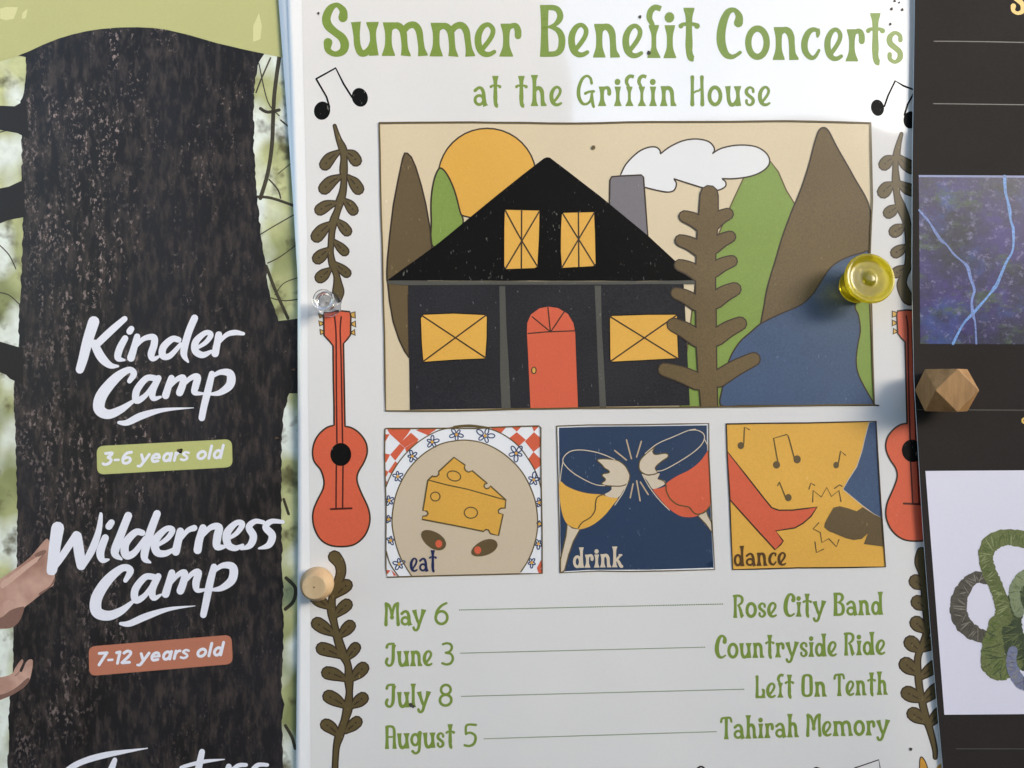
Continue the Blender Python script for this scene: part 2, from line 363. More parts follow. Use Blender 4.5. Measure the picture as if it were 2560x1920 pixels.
WHITE = ink((234, 234, 236), grain=.02)
LINE = ink((98, 82, 48), grain=.1)
LINED = ink((58, 44, 30), grain=.1)
CREAM = ink((212, 196, 172), grain=.04)
BLUEL = ink((45, 62, 105), grain=.08)
GOLD = ink((214, 170, 84), grain=.06)

cl = interp([(718, 0), (726, 200), (735, 500), (744, 700), (745, 1300), (740, 1920)])
OC = put(1520, 960, 0)
poster = thing('concert_poster', 'white concert poster with green lettering and a black house picture, pinned in the middle', 'poster', OC)
sheet('paper', cl, lambda v: 2440, -160, 2080, conc_h, PAPER, poster, OC, 150, 130)
inner = interp([(754, 0), (768, 600), (770, 1000), (775, 1400), (776, 1920)])
PR = lambda name, faces, level, mat, parent=poster, **k: printed(name, faces, conc_h, level, mat, parent, OC, **k)
PR('printed_field', [[(inner(-120), -120)] + [(inner(v), v) for v in range(0, 1950, 100)] + [(776, 2050), (2400, 2050), (2400, -120)]], 1, TINT)

T1, T2, T3 = crop(780, 0, 540 / 2212), crop(1320, 0, 480 / 2212), crop(1780, 0, 510 / 2212)
def fit(ch, c, x0, x1, b, xh):
    (a, bb), (e, _) = c([(x0, b), (x1, b)])[0][:2], c([(x1, b)])[0][:2]
    wx = (e - a) / (G[ch][0] * xh)
    return glyph_faces(ch, a, bb, xh, wx)
L = []
for ch, x0, x1, b in (('S', 100, 378, 575), ('u', 398, 690, 570), ('m', 715, 1184, 573), ('m', 1205, 1668, 578), ('e', 1665, 1895, 580), ('r', 1920, 2150, 580)):
    L += fit(ch, T1, x0, x1, b, 86)
PR('title_word', L, 2, GREEN, label='green word Summer of the title'); L = []
for ch, x0, x1, b in (('B', 130, 436, 655), ('e', 463, 715, 657), ('n', 745, 1060, 663), ('e', 1088, 1336, 667), ('f', 1360, 1540, 668), ('i', 1565, 1712, 670), ('t', 1730, 1980, 676)):
    L += fit(ch, T2, x0, x1, b, 86)
PR('title_word', L, 2, GREEN, label='green word Benefit of the title'); L = []
for ch, x0, x1, b in (('C', 50, 338, 642), ('o', 360, 630, 645), ('n', 655, 940, 650), ('c', 965, 1185, 655), ('e', 1220, 1428, 660), ('r', 1455, 1660, 666), ('t', 1668, 1875, 680), ('s', 1885, 2082, 690)):
    L += fit(ch, T3, x0, x1, b, 84)
PR('title_word', L, 2, GREEN, label='green word Concerts of the title')
SB = crop(1160, 160, 800 / 2212)
def line(words, c, xh, name, label=None, bold=0., level=2, mat=GREEN, gap=.08):
    F = []
    for t, x0, x1, b0, b1 in words:
        (a, y0), (e, y1) = [p[:2] for p in c([(x0, b0), (x1, b1)])]
        F += word(t, a, e, y0, y1, xh, bold, gap)
    return PR(name, F, level, mat, label=label)
line([('at', 62, 258, 291, 291), ('the', 352, 682, 291, 291), ('Griffin', 775, 1470, 291, 291), ('House', 1560, 2122, 291, 291)], SB, 51, 'subtitle_lettering', gap=.12)
DT = crop(940, 1460, 460 / 1734); BN = crop(1760, 1460, 500 / 1885)
for wds, lab in (([('May', 78, 470, 396, 388), ('6', 545, 690, 385, 382)], 'green line May 6'), ([('June', 80, 535, 780, 772), ('3', 612, 740, 768, 766)], 'green line June 3'),
                 ([('July', 80, 516, 1166, 1160), ('8', 588, 728, 1156, 1152)], 'green line July 8'), ([('August', 85, 744, 1556, 1540), ('5', 822, 955, 1538, 1533)], 'green line August 5')):
    F = []
    for t, x0, x1, b0, b1 in wds:
        (a, y0), (e, y1) = [p[:2] for p in DT([(x0, b0), (x1, b1)])]
        F += word(t, a, e, y0, y1, 39.5, .02, .04)
    PR('date_lettering', F, 2, GREEN, label=lab)
for wds, lab in (([('Rose', 270, 690, 320, 314), ('City', 750, 1150, 312, 302), ('Band', 1218, 1690, 302, 290)], 'green line Rose City Band'),
                 ([('Countryside', 103, 1255, 704, 682), ('Ride', 1315, 1712, 676, 666)], 'green line Countryside Ride'),
                 ([('Left', 478, 850, 1078, 1068), ('On', 915, 1158, 1066, 1062), ('Tenth', 1220, 1733, 1058, 1044)], 'green line Left On Tenth'),
                 ([('Tahirah', 150, 896, 1466, 1444), ('Memory', 962, 1752, 1440, 1424)], 'green line Tahirah Memory')):
    line(wds, BN, 38.5, 'band_lettering', lab, .015, gap=.05)
for x0, y0, x1, y1 in ((1148, 1525, 1813, 1510), (1151, 1633, 1765, 1618), (1153, 1741, 1865, 1723), (1210, 1847, 1796, 1829)):
    F = []; n = int((x1 - x0) / 4.35)
    for i in range(n):
        x = x0 + i * 4.35; y = y0 + (y1 - y0) * i / n
        F.append([(x, y - 1.3), (x + 2.5, y - 1.4), (x + 2.7, y + 1.2), (x, y + 1.3)])
    PR('dotted_rule', F, 2, ink((84, 116, 26), spec=.2), step=4000)

def shape(name, poly, mat, level, parent, ow=0., omat=LINED, sm=True, n=5, label=None, oclosed=True, holes=()):
    if sm: poly = smooth(poly, True, n)
    PR(name, [poly], level, mat, parent, label=label, holes=holes)
    if ow: PR('outline', stroke(poly, ow * 1.35, closed=oclosed, sm=False), level + .5, omat, parent)
def strokes(name, lst, w, level, mat, parent, sm=True, cap='rr', label=None):
    F = []
    for s in lst: F += stroke(s, w, sm=sm, cap=cap)
    return PR(name, F, level, mat, parent, label=label)
def wob(pts, a=1.0, step=40, closed=True):
    """hand drawn line: the straight sides waver a little"""
    out = []; n = len(pts)
    for i in range(n if closed else n - 1):
        p, q = pts[i], pts[(i + 1) % n]; l = math.hypot(q[0] - p[0], q[1] - p[1]); k = max(1, int(l / step))
        for j in range(k):
            t = j / k; j_ = 0 if j == 0 else a
            out.append((p[0] + (q[0] - p[0]) * t + random.uniform(-j_, j_), p[1] + (q[1] - p[1]) * t + random.uniform(-j_, j_)))
    if not closed: out.append(tuple(pts[-1][:2]))
    return out

# ---- the house picture
H1, H2, H3, H4 = crop(920, 280, 640 / 2212), crop(1500, 280, 720 / 2212), crop(940, 660, 680 / 2212), crop(1560, 640, 660 / 2212)
FR = [(948, 307), (1180, 305), (1240, 306), (1440, 308), (1560, 305), (1760, 304), (1960, 302), (2177, 307), (2181, 500), (2175, 640), (2181, 860), (2186, 1011), (1700, 1018), (1300, 1022), (1130, 1027), (964, 1027), (962, 900), (956, 620), (951, 450)]
pic = PR('house_picture', [FR], 2, TAN, label='tan picture panel of a black house among hills')
fr = H1([(2, 2)])
strokes('frame_line', [wob(FR, .6, 60) + [FR[0]]], 3.8, 11.5, LINE, pic, sm=False)
shape('hill', H2([(1300, 365), (1370, 460), (1430, 600), (1492, 700), (1500, 1475)]) + [(1905, 830), (1800, 1016), (1700, 1016), (1740, 700)] + H2([(915, 930), (940, 870), (995, 740), (1040, 640), (1102, 508)]), HILL, 3, pic, 2.6, LINE, sm=False)
shape('hill', H4([(1930, 380), (2055, 380), (2075, 800), (2094, 1245), (2050, 1245), (1900, 1000), (1900, 600)]), HILL, 3, pic, 2, LINE, sm=False)
shape('hill', H2([(1262, 1475), (1290, 1330), (1350, 1130), (1400, 960), (1470, 770), (1540, 600), (1600, 420), (1650, 230), (1680, 145), (1715, 120), (1755, 145), (1820, 270), (1950, 500), (2075, 752), (2070, 1100), (2064, 1300), (1700, 1480)]) + H4([(1300, 640), (1150, 640)]), TREE2, 4, pic, 3, LINED, label='brown hill')
shape('lake', H4([(815, 1252), (822, 1120), (858, 950), (900, 830), (975, 715), (1060, 640), (1150, 565), (1300, 490), (1480, 410), (1580, 320), (1640, 230), (1720, 110), (1800, 45), (1900, 0)]) + [(2155, 632), (2172, 632), (2174, 700)] + H4([(1940, 400), (1965, 500), (1980, 620), (1960, 740), (1945, 870), (1960, 980), (2010, 1090), (2095, 1240), (2080, 1250), (1400, 1253), (1000, 1254)]), LAKE, 5, pic, 2.6, LINED)
shape('cloud', smooth(H2([(155, 490), (200, 400), (290, 310), (370, 272), (430, 270), (460, 295), (463, 322)]), n=4)[:-1] + smooth(H2([(463, 322), (540, 265), (640, 220), (740, 207), (830, 225), (872, 265), (878, 300), (862, 320)]), n=4)[:-1] +
      smooth(H2([(862, 320), (930, 280), (1050, 255), (1180, 262), (1260, 300), (1300, 355), (1295, 410), (1240, 460), (1150, 495), (1030, 512), (935, 512)]), n=4)[:-1] + smooth(H2([(935, 512), (965, 538), (960, 575), (900, 602), (820, 590), (700, 555), (565, 512)]), n=4)[:-1] +
      smooth(H2([(565, 512), (587, 550), (570, 600), (520, 615), (430, 600), (350, 580)]), n=4) + H2([(250, 560)]), CLOUD, 4, pic, 2.8, LINED, sm=False)
shape('chimney', H2([(72, 740), (76, 525), (90, 497), (160, 491), (318, 484), (334, 500), (345, 650), (368, 960), (200, 880)]), GREY, 5, pic, 3, LINED, sm=False)
sunp = [(1030 + 424 * math.cos(t / 40 * 6.2832), 565 + 424 * math.sin(t / 40 * 6.2832)) for t in range(40)]
sunp = [(x, y - (max(0, y - 850) * .45)) for x, y in sunp]
shape('sun', H1(sunp), SUNY, 3, pic, 2.8, LINED, sm=False)
shape('cypress', H1([(165, 1452), (163, 1380), (167, 1290), (190, 1050), (220, 800), (262, 580), (300, 400), (318, 354), (340, 356), (375, 390), (412, 475), (462, 640), (500, 800), (535, 1000), (552, 1160), (500, 1500)]) + H3([(262, 250), (270, 764), (235, 712), (190, 620), (140, 470), (110, 300), (97, 165)]), OLIVE, 4, pic, 3, LINED, sm=False, label='brown cypress')
shape('cypress', H1([(560, 1160), (548, 950), (545, 780), (560, 640), (590, 530), (625, 485), (670, 520), (720, 610), (760, 720), (795, 860), (822, 955), (760, 1160)]), HILL, 4, pic, 3, LINED, label='green cypress')
shape('house_wall', H3([(262, 160), (265, 500), (272, 900), (275, 1186)]) + H4([(552, 1252), (530, 800), (512, 450), (500, 225)]), WALLI, 6, pic, sm=False)
shape('roof', wob([(968, 701), (1100, 605), (1250, 482)] + H1([(1520, 400), (1545, 391), (1570, 393), (1590, 408)]) + [(1500, 490), (1620, 589), (1741, 702)], .5, 50), BLACK, 7, pic, sm=False)
shape('eaves_board', H3([(90, 138), (160, 134), (600, 138), (1400, 140), (2200, 140)]) + H4([(605, 203), (605, 236), (200, 236), (0, 238)]) + H3([(1600, 168), (900, 168), (250, 172), (90, 160)]), TRIM, 8, pic, sm=False)
for P in ([(1003, 180), (1050, 180), (1060, 500), (1078, 800), (1095, 1176), (1022, 1176), (1010, 900), (1008, 500)], [(1778, 176), (1830, 176), (1835, 500), (1852, 800), (1872, 1166), (1820, 1168), (1800, 700), (1788, 400)]):
    shape('pillar', H3(P), TRIM, 7, pic, sm=False)
for P, Ls in ((H1([(1180, 842), (1330, 845), (1485, 850), (1480, 1100), (1467, 1335), (1440, 1352), (1190, 1360), (1174, 1330), (1175, 1000)]), [H1([(1186, 850), (1325, 1105), (1465, 1335)]), H1([(1480, 860), (1190, 1350)]), H1([(1328, 845), (1325, 1355)])]),
              (H1([(1672, 885), (1690, 868), (1955, 862), (1965, 1050), (1970, 1310), (1945, 1335), (1675, 1350), (1662, 1200), (1665, 1000)]), [H1([(1684, 880), (1960, 1325)]), H1([(1955, 870), (1675, 1345)]), H1([(1818, 866), (1822, 1337)])]),
              (H3([(362, 440), (385, 410), (630, 400), (885, 412), (905, 430), (903, 600), (890, 770), (650, 780), (385, 798), (370, 650)]), [H3([(375, 420), (895, 765)]), H3([(890, 420), (385, 792)])]),
              ([(1524, 795), (1530, 789), (1620, 786), (1693, 786), (1694, 840), (1696, 896), (1610, 901), (1530, 905), (1525, 898)], [[(1526, 792), (1694, 896)], [(1692, 788), (1527, 903)]])):
    shape('house_window', P, MUST, 8, pic, 1.6, BLACK, sm=False)
    strokes('glazing_bar', Ls, 3.6, 9, LINED, pic)
shape('front_door', H3([(1257, 1174), (1240, 800), (1228, 560), (1230, 480), (1260, 410), (1330, 360), (1400, 347), (1480, 358), (1560, 405), (1605, 480), (1620, 560), (1630, 850), (1643, 1170)]), RED, 7, pic, sm=False)
strokes('fanlight_line', [H3([(1235, 565), (1380, 552), (1615, 543)]), H3([(1272, 430), (1415, 548)]), H3([(1398, 352), (1418, 548)]), H3([(1530, 390), (1425, 545)])], 3, 8, LINED, pic, sm=False)
cx, cy = H3([(1284, 865)])[0]
PR('door_knob', [ell(cx, cy, 5.6, 8)], 8, GOLD, pic); PR('outline', stroke(ell(cx, cy, 5.6, 8, 16), 2.6, closed=True, sm=False), 8.5, LINED, pic)
FIR = [[(1773, 486, 42), (1771, 540, 46), (1767.6, 589, 47), (1765, 640, 46), (1764, 719, 47), (1765, 783, 48), (1767, 894, 46), (1773, 1016, 39)]]
for a, b in (((1712, 541), (1757, 562)), ((1819, 535), (1783, 556)), ((1702, 601), (1750, 622)), ((1825, 592), (1783, 615)), ((1700, 663), (1747, 684)), ((1829, 653), (1783, 674)), ((1691, 733), (1742, 757)), ((1836, 723), (1788, 749)),
             ((1684, 812), (1745, 845)), ((1850, 809), (1790, 842)), ((1662, 924), (1745, 952)), ((1884, 898), (1796, 945))):
    s = 1 if abs(a[1] - b[1]) < 26 else 1.18
    mx, my = (a[0] + b[0]) / 2, (a[1] + b[1]) / 2 - 2
    FIR.append([(a[0], a[1], 26 * s), (mx, my, 31 * s), (b[0], b[1] + 2, 34 * s)])
F = []; [F.extend(stroke(s, dw=6.4)) for s in FIR]; 
PR('outline', [[(x, min(y, 1017.5)) for x, y in f] for f in F], 9, LINED, pic)
F = []; [F.extend(stroke(s, cap='rr')) for s in FIR]; F = [[(x, min(y, 1016)) for x, y in f] for f in F]; PR('fir_tree', F, 9.5, TREE2, pic)
PR('ink_spot', [ell(1483.5, 368.5, 5, 5.5, 10)], 11, LINE, pic)

# ---- eat panel
E = crop(940, 1040, 440 / 1738)
EF = E([(88, 128), (110, 122), (400, 122), (700, 120), (1000, 122), (1130, 112), (1400, 102), (1610, 98), (1628, 115), (1630, 600), (1640, 1100), (1642, 1555), (1400, 1558), (1000, 1568), (500, 1580), (110, 1592), (98, 1500), (100, 900), (85, 400)])
eat = PR('eat_panel', [EF], 2, WHITE, label='panel with cheese on a flowered plate')
RC = []
for P in ([(110, 128), (345, 128), (320, 170), (240, 270), (135, 175)], [(430, 128), (600, 128), (510, 190), (395, 140)], [(88, 180), (135, 180), (88, 260)], [(345, 165), (420, 230), (285, 312), (235, 270)], [(88, 370), (140, 380), (105, 450), (88, 465)],
          [(235, 275), (285, 315), (190, 440), (140, 382)], [(285, 315), (420, 230), (390, 290), (305, 370)], [(190, 445), (235, 490), (170, 580), (120, 550)], [(88, 530), (125, 552), (100, 600), (88, 600)], [(100, 640), (130, 660), (102, 740)],
          [(1130, 112), (1290, 106), (1230, 175), (1180, 160)], [(1335, 104), (1440, 102), (1390, 155)], [(1390, 160), (1480, 235), (1415, 295), (1320, 215)], [(1560, 160), (1622, 215), (1622, 300), (1555, 355), (1470, 250)], [(1500, 430), (1555, 355), (1622, 420), (1622, 490), (1575, 530)], [(1540, 102), (1610, 100), (1560, 155)],
          [(105, 1370), (140, 1430), (110, 1400)], [(105, 1520), (145, 1525), (105, 1570)], [(150, 1520), (205, 1575), (175, 1578)], [(1630, 1420), (1640, 1490), (1600, 1540), (1590, 1500)], [(1600, 1530), (1642, 1500), (1642, 1553), (1610, 1556)]):
    RC.append(E(P))
for P in RC: PR('red_check', [P], 3, RED, eat)
def inside(pts, x0, x1, y0, y1): return [(min(max(x, x0), x1), min(max(y, y0), y1)) for x, y in pts]
def circ(cx, cy, rx, ry, n=72): return [(cx + rx * math.cos(t * 2 * math.pi / n), cy + ry * math.sin(t * 2 * math.pi / n)) for t in range(n)]
rim = inside(circ(868, 1010, 880, 898), 96, 1634, 105, 1566)
plate = E([(98, 700), (160, 560), (260, 410), (400, 270), (560, 170), (700, 122), (900, 105), (1100, 122), (1260, 185), (1400, 290), (1500, 420), (1580, 560), (1634, 720), (1640, 1200), (1640, 1390), (1560, 1556), (900, 1568), (220, 1580), (140, 1460), (100, 1330)])
PR('plate', [smooth(plate[:13], n=4) + smooth(plate[13:15], n=1) + plate[15:]], 4, WHITE, eat)
strokes('outline', [plate[:13], plate[-3:]], 3, 5, LINE, eat)
inner_p = E([(350, 1578), (300, 1500), (230, 1370), (180, 1200), (158, 1040), (180, 850), (230, 690), (320, 530), (450, 390), (620, 285), (780, 245), (920, 240), (1080, 275), (1250, 365), (1400, 500), (1500, 650), (1570, 830), (1595, 1000), (1590, 1150), (1555, 1300), (1500, 1430), (1430, 1540), (1410, 1558), (900, 1568)])
PR('plate', [smooth(inner_p[:-1], n=4) + inner_p[-1:]], 5, ink((204, 186, 160), grain=.03), eat, label='tan middle of the plate')
strokes('outline', [inner_p[:-2]], 3, 6, LINE, eat)
random.seed(3)
FL, FD = [], []
for x, y, r, kx in ((795, 182, 66, 1.1), (1078, 195, 78, 1.15), (555, 255, 62, 1), (358, 397, 56, .9), (1385, 368, 76, 1), (215, 597, 52, .8), (1558, 630, 66, .9), (130, 835, 52, .9), (1612, 855, 42, .6), (125, 1020, 34, .7), (1615, 1065, 34, .6), (145, 1228, 42, .8), (1604, 1262, 48, .8), (228, 1462, 56, .9), (1538, 1448, 52, .8)):
    a0 = random.uniform(0, 1.2)
    for k in range(5):
        a = a0 + k * 1.2566; l = r * random.uniform(.75, 1.15)
        px = x + math.cos(a) * l * .62 * kx; py = y + math.sin(a) * l * .62
        pts = ell(px, py, l * .42, l * .24, 14, rot=a)
        pts = inside(pts, 104, 1632, 110, 1550)
        FL += stroke([tuple(p) for p in E(pts)], 2.9, closed=True, sm=False)
    FD.append(E(ell(x, y, 15, 15, 12)))
PR('petal_line', FL, 5.5, BLUEL, eat); PR('flower_centre', FD, 6.2, MUST, eat)
CH = smooth(E([(512, 635), (560, 590)]), n=1) + E([(565, 598), (600, 597), (622, 575), (620, 548), (770, 408), (880, 485), (872, 510), (885, 540), (915, 555), (950, 540), (1100, 668), (1072, 672), (1066, 695), (1085, 718), (1115, 712), (1128, 690), (1282, 828), (1275, 910), (1235, 910), (1208, 930), (1212, 960), (1255, 970), (1210, 1180), (1130, 1162), (1110, 1125), (1085, 1120), (1062, 1140), (780, 1082), (455, 1020), (462, 990), (500, 985), (515, 962), (500, 938), (463, 935), (495, 740)])
shape('cheese', CH, ink((218, 165, 72), grain=.05, fleck=.15, fl=(240, 210, 150)), 7, eat, 2.8, LINE, sm=False)
strokes('outline', [E([(515, 632), (700, 680), (900, 722), (1282, 830)])] + [[tuple(p) for p in E(ell(*q))] + [tuple(E(ell(*q))[0])] for q in ((770, 592, 68, 48, 18, .3), (586, 795, 47, 44, 18), (937, 955, 66, 54, 18))], 3, 8, LINE, eat, sm=False)
for x, y, rx, ry, ro, hx, hy in ((570, 1225, 138, 80, .58, 620, 1262), (1073, 1303, 138, 74, -.4, 1005, 1325)):
    PR('olive', [E(ell(x, y, rx, ry, 26, ro, .03))], 7, OLIVE, eat); PR('olive_filling', [E(ell(hx, hy, 34, 38, 16))], 8, RED, eat)
PR('panel_word', word('eat', *[p[0] for p in E([(335, 0), (600, 0)])], E([(0, 1540)])[0][1], E([(0, 1534)])[0][1], 36, .0, .06), 8, ink((36, 44, 84), grain=.08), eat, label='dark blue word eat')
strokes('frame_line', [wob(EF, .5, 60) + [EF[0]]], 3.2, 9, LINE, eat, sm=False)
strokes('frame_line', [E([(770, 108), (850, 97), (950, 95), (1110, 118)])], 5.5, 9.5, LINE, eat)

# ---- drink panel
Q = crop(1370, 1040, 440 / 1738)
QF = Q([(86, 100), (400, 88), (900, 85), (1300, 78), (1588, 74), (1590, 400), (1605, 700), (1625, 1150), (1648, 1515), (1200, 1528), (800, 1535), (500, 1530), (118, 1548), (112, 1100), (100, 600), (92, 300)])
drink = PR('drink_panel', [QF], 2, WHITE, label='dark blue panel with two clinking wine glasses')
PR('panel_ground', [Q([(108, 116), (500, 104), (1000, 100), (1568, 92), (1570, 300), (1592, 720), (1615, 1180), (1634, 1498), (1000, 1518), (400, 1520), (150, 1535), (125, 1400), (118, 900), (112, 500)])], 3, NAVY, drink)
shape('wine', Q([(118, 645), (180, 690), (280, 735), (400, 765), (520, 775), (600, 800), (690, 805), (640, 880), (560, 980), (450, 1070), (340, 1115), (270, 1110), (190, 1065), (145, 980), (120, 850), (112, 750)]), MUST, 4, drink, label='yellow wine')
shape('wine', Q([(1590, 345), (1560, 370), (1500, 450), (1400, 530), (1280, 590), (1180, 655), (1160, 690), (1100, 715), (1035, 720), (1100, 810), (1190, 910), (1290, 980), (1380, 1000), (1480, 985), (1560, 930), (1605, 870), (1600, 600)]), RED, 4, drink, label='red wine')
shape('glass_stem', Q([(190, 1070), (240, 1105), (315, 1120), (250, 1240), (205, 1370), (165, 1520), (148, 1540), (122, 1540), (122, 1420), (150, 1300), (178, 1180)]), CREAM, 4, drink, 2.4, LINE, sm=False)
shape('glass_stem', Q([(1480, 985), (1560, 935), (1580, 985), (1616, 1050), (1620, 1150), (1560, 1070)]), CREAM, 4, drink, 2.4, LINE, sm=False)
shape('glass_glint', Q([(488, 440), (510, 425), (600, 425), (690, 440), (760, 490), (800, 560), (808, 600), (790, 660), (730, 690), (640, 692), (560, 685), (530, 665), (565, 635), (560, 615), (535, 590), (548, 570), (600, 560), (600, 540), (560, 515), (530, 480)]), CREAM, 5, drink, 2.2, LINE)
shape('glass_glint', Q([(630, 700), (700, 695), (780, 665), (740, 740), (690, 805), (600, 800), (560, 775), (600, 750), (628, 725)]), CREAM, 5, drink)
shape('glass_glint', Q([(1050, 310), (960, 380), (905, 450), (905, 530), (960, 575), (1020, 580), (1080, 560), (1060, 510), (1120, 450), (1180, 410), (1185, 380), (1150, 368), (1060, 380), (1035, 350)]), CREAM, 5, drink, 2.2, LINE)
shape('glass_glint', Q([(930, 575), (1000, 590), (1100, 565), (1085, 620), (1145, 635), (1160, 660), (1130, 690), (1060, 718), (1025, 712), (980, 640)]), CREAM, 5, drink)
strokes('glass_line', [Q([(660, 430), (560, 385), (450, 352), (320, 335), (220, 350), (160, 400), (148, 450), (190, 510), (260, 570), (380, 640), (480, 680), (560, 688)]), Q([(148, 450), (130, 550), (118, 650)]), Q([(785, 660), (740, 760), (660, 880)]),
        Q([(1455, 130), (1380, 145), (1250, 200), (1080, 275), (960, 370)]), Q([(1400, 140), (1470, 140), (1530, 170), (1545, 220), (1510, 290), (1420, 370), (1280, 460), (1150, 530), (1080, 545)]), Q([(1545, 230), (1575, 290), (1588, 350)]), Q([(930, 575), (1000, 700), (1100, 830), (1200, 930)])], 2.2, 6, CREAM, drink)
for P in [Q([(560, 770), (490, 800), (470, 860), (465, 930), (420, 1000), (340, 1050), (300, 1105)]), Q([(1085, 620), (1140, 640), (1165, 680), (1170, 740), (1210, 820), (1280, 875), (1350, 890), (1400, 905), (1430, 945), (1470, 968), (1540, 955), (1600, 890)])]: strokes('wine_line', [P], 3, 6, LINE, drink)
strokes('spark_line', [Q(p) for p in ([(775, 235), (824, 422)], [(658, 340), (775, 435)], [(922, 250), (875, 405)], [(840, 670), (812, 808)], [(876, 640), (910, 838)], [(912, 652), (990, 776)])], 3.4, 4, ink((196, 172, 140), grain=.05), drink)
PR('panel_word', word('drink', *[p[0] for p in Q([(248, 0), (742, 0)])], Q([(0, 1500)])[0][1], Q([(0, 1493)])[0][1], 34, .03, .05), 4.5, CREAM, drink, label='cream word drink')
strokes('frame_line', [wob(QF, .4, 60) + [QF[0]]], 2.8, 8, LINE, drink, sm=False)

# ---- dance panel
A = crop(1790, 1040, 450 / 1778)
AF = A([(102, 78), (400, 72), (900, 68), (1300, 58), (1582, 52), (1600, 400), (1625, 800), (1650, 1150), (1675, 1490), (1200, 1498), (800, 1500), (400, 1512), (165, 1518), (150, 1200), (135, 800), (112, 400)])
dance = PR('dance_panel', [AF], 2, MUST, label='yellow panel with a red and a brown dancing shoe')
shape('trouser_leg', A([(1512, 62), (1582, 55), (1600, 400), (1625, 800), (1640, 1005), (1560, 970), (1440, 880), (1255, 725), (1300, 640), (1390, 500), (1440, 350), (1475, 200)]), LAKE, 3, dance, 1.5, CREAM, sm=False)
shape('shoe', A([(112, 350), (300, 590), (480, 820), (550, 905), (620, 930), (750, 930), (900, 912), (1000, 898), (940, 990), (860, 1060), (780, 1105), (590, 1135), (665, 1235), (640, 1270), (585, 1322), (400, 1120), (140, 830), (125, 600)]), RED, 3, dance, 2.6, LINED, sm=False, label='red heeled shoe')
shape('shoe', A([(1160, 905), (1220, 890), (1300, 910), (1390, 940), (1450, 900), (1560, 970), (1638, 1005), (1652, 1290), (1460, 1265), (1500, 1160), (1440, 1215), (1360, 1225), (1280, 1205), (1110, 1135), (1070, 1100), (1075, 1060), (1110, 990)]), OLIVE, 4, dance, sm=False, label='brown shoe')
NT = [A([(275, 270), (282, 110), (330, 135)]), A([(612, 460), (570, 220), (700, 182), (715, 200), (775, 420)]), A([(1210, 465), (1232, 345), (1280, 388)]), A([(690, 810), (625, 650), (608, 688)])]
strokes('note_stem', NT, 3, 4, LINE, dance, sm=False)
for q in ((246, 292, 32, 35), (598, 482, 35, 37), (802, 428, 35, 40), (1187, 485, 28, 32), (715, 806, 32, 36)): PR('note_head', [A(ell(*q))], 4, OLIVE, dance)
strokes('spark_line', [A(p) for p in ([(955, 850), (960, 735), (1040, 800), (1095, 705), (1140, 795), (1215, 735), (1235, 845)], [(918, 722), (938, 662), (975, 685)], [(1170, 715), (1222, 680), (1245, 695)], [(1015, 1055), (960, 1115), (1030, 1150), (1045, 1250), (1115, 1212), (1190, 1292), (1215, 1222)], [(978, 1245), (992, 1350), (1062, 1315)])], 2.8, 4, LINE, dance, sm=False)
PR('panel_word', word('dance', *[p[0] for p in A([(175, 0), (698, 0)])], A([(0, 1485)])[0][1], A([(0, 1476)])[0][1], 34, .0, .04), 5, ink((88, 62, 34), grain=.08), dance, label='brown word dance')
strokes('frame_line', [wob(AF, .4, 60) + [AF[0]]], 3.2, 8, LINED, dance, sm=False)

# ---- leaf sprigs, guitars, notes
def sprig(c, stemp, leaves, label):
    s = c.s; F, O, VN = [], [], []
    allp = [c(stemp)] + [c([(a[0], a[1], 22), ((a[0] * .45 + b[0] * .55) + q[0], (a[1] * .45 + b[1] * .55) + q[1], b[2] * .92), (b[0], b[1], b[2])]) for a, b, q in leaves]
    for p in allp:
        O += stroke(p, dw=7.2, n=4); F += stroke(p, n=4)
    for p in allp[1:]:
        a, m, b = p; g = lambda t: (a[0] * (1 - t) + b[0] * t + (m[0] - (a[0] + b[0]) / 2) * 4 * t * (1 - t) * .8, a[1] * (1 - t) + b[1] * t + (m[1] - (a[1] + b[1]) / 2) * 4 * t * (1 - t) * .8)
        VN += stroke([g(.22), g(.4), g(.6)], 3.4); q = g(.9); VN.append(ell(q[0], q[1], 2.6, 2.6, 8))
    o = PR('leaf_sprig', F, 2.5, LEAF, label=label); PR('outline', O, 2, LINED, o); PR('leaf_vein', VN, 3, LINED, o)
z = (0, 0)
V1 = crop(760, 300, 200 / 691)
sprig(V1, [(265, 50, 12), (285, 120, 22), (305, 180, 34), (335, 250, 52), (345, 330, 40), (342, 430, 52), (345, 520, 36), (335, 620, 46), (312, 700, 56), (290, 780, 40), (258, 870, 54), (242, 960, 38), (235, 1050, 36), (230, 1150, 34), (245, 1240, 46), (278, 1330, 36), (290, 1400, 52), (296, 1480, 84), (290, 1540, 62)],
      [((300, 275), (183, 385, 86), (-8, -8)), ((320, 485), (178, 590, 92), (-8, -10)), ((275, 715), (140, 775, 84), (-5, -8)), ((235, 890), (112, 1005, 92), (-6, -6)), ((210, 1115), (122, 1195, 88), z), ((225, 1290), (142, 1360, 84), z),
       ((355, 275), (448, 350, 86), (8, -12)), ((385, 490), (468, 595, 86), (0, -8)), ((345, 690), (425, 780, 76), (4, -6)), ((290, 870), (370, 960, 74), (0, -4)), ((265, 1050), (350, 1135, 66), z), ((270, 1240), (368, 1322, 66), z)], 'brown leaf sprig below the left music notes')
V2 = crop(740, 1360, 220 / 652)
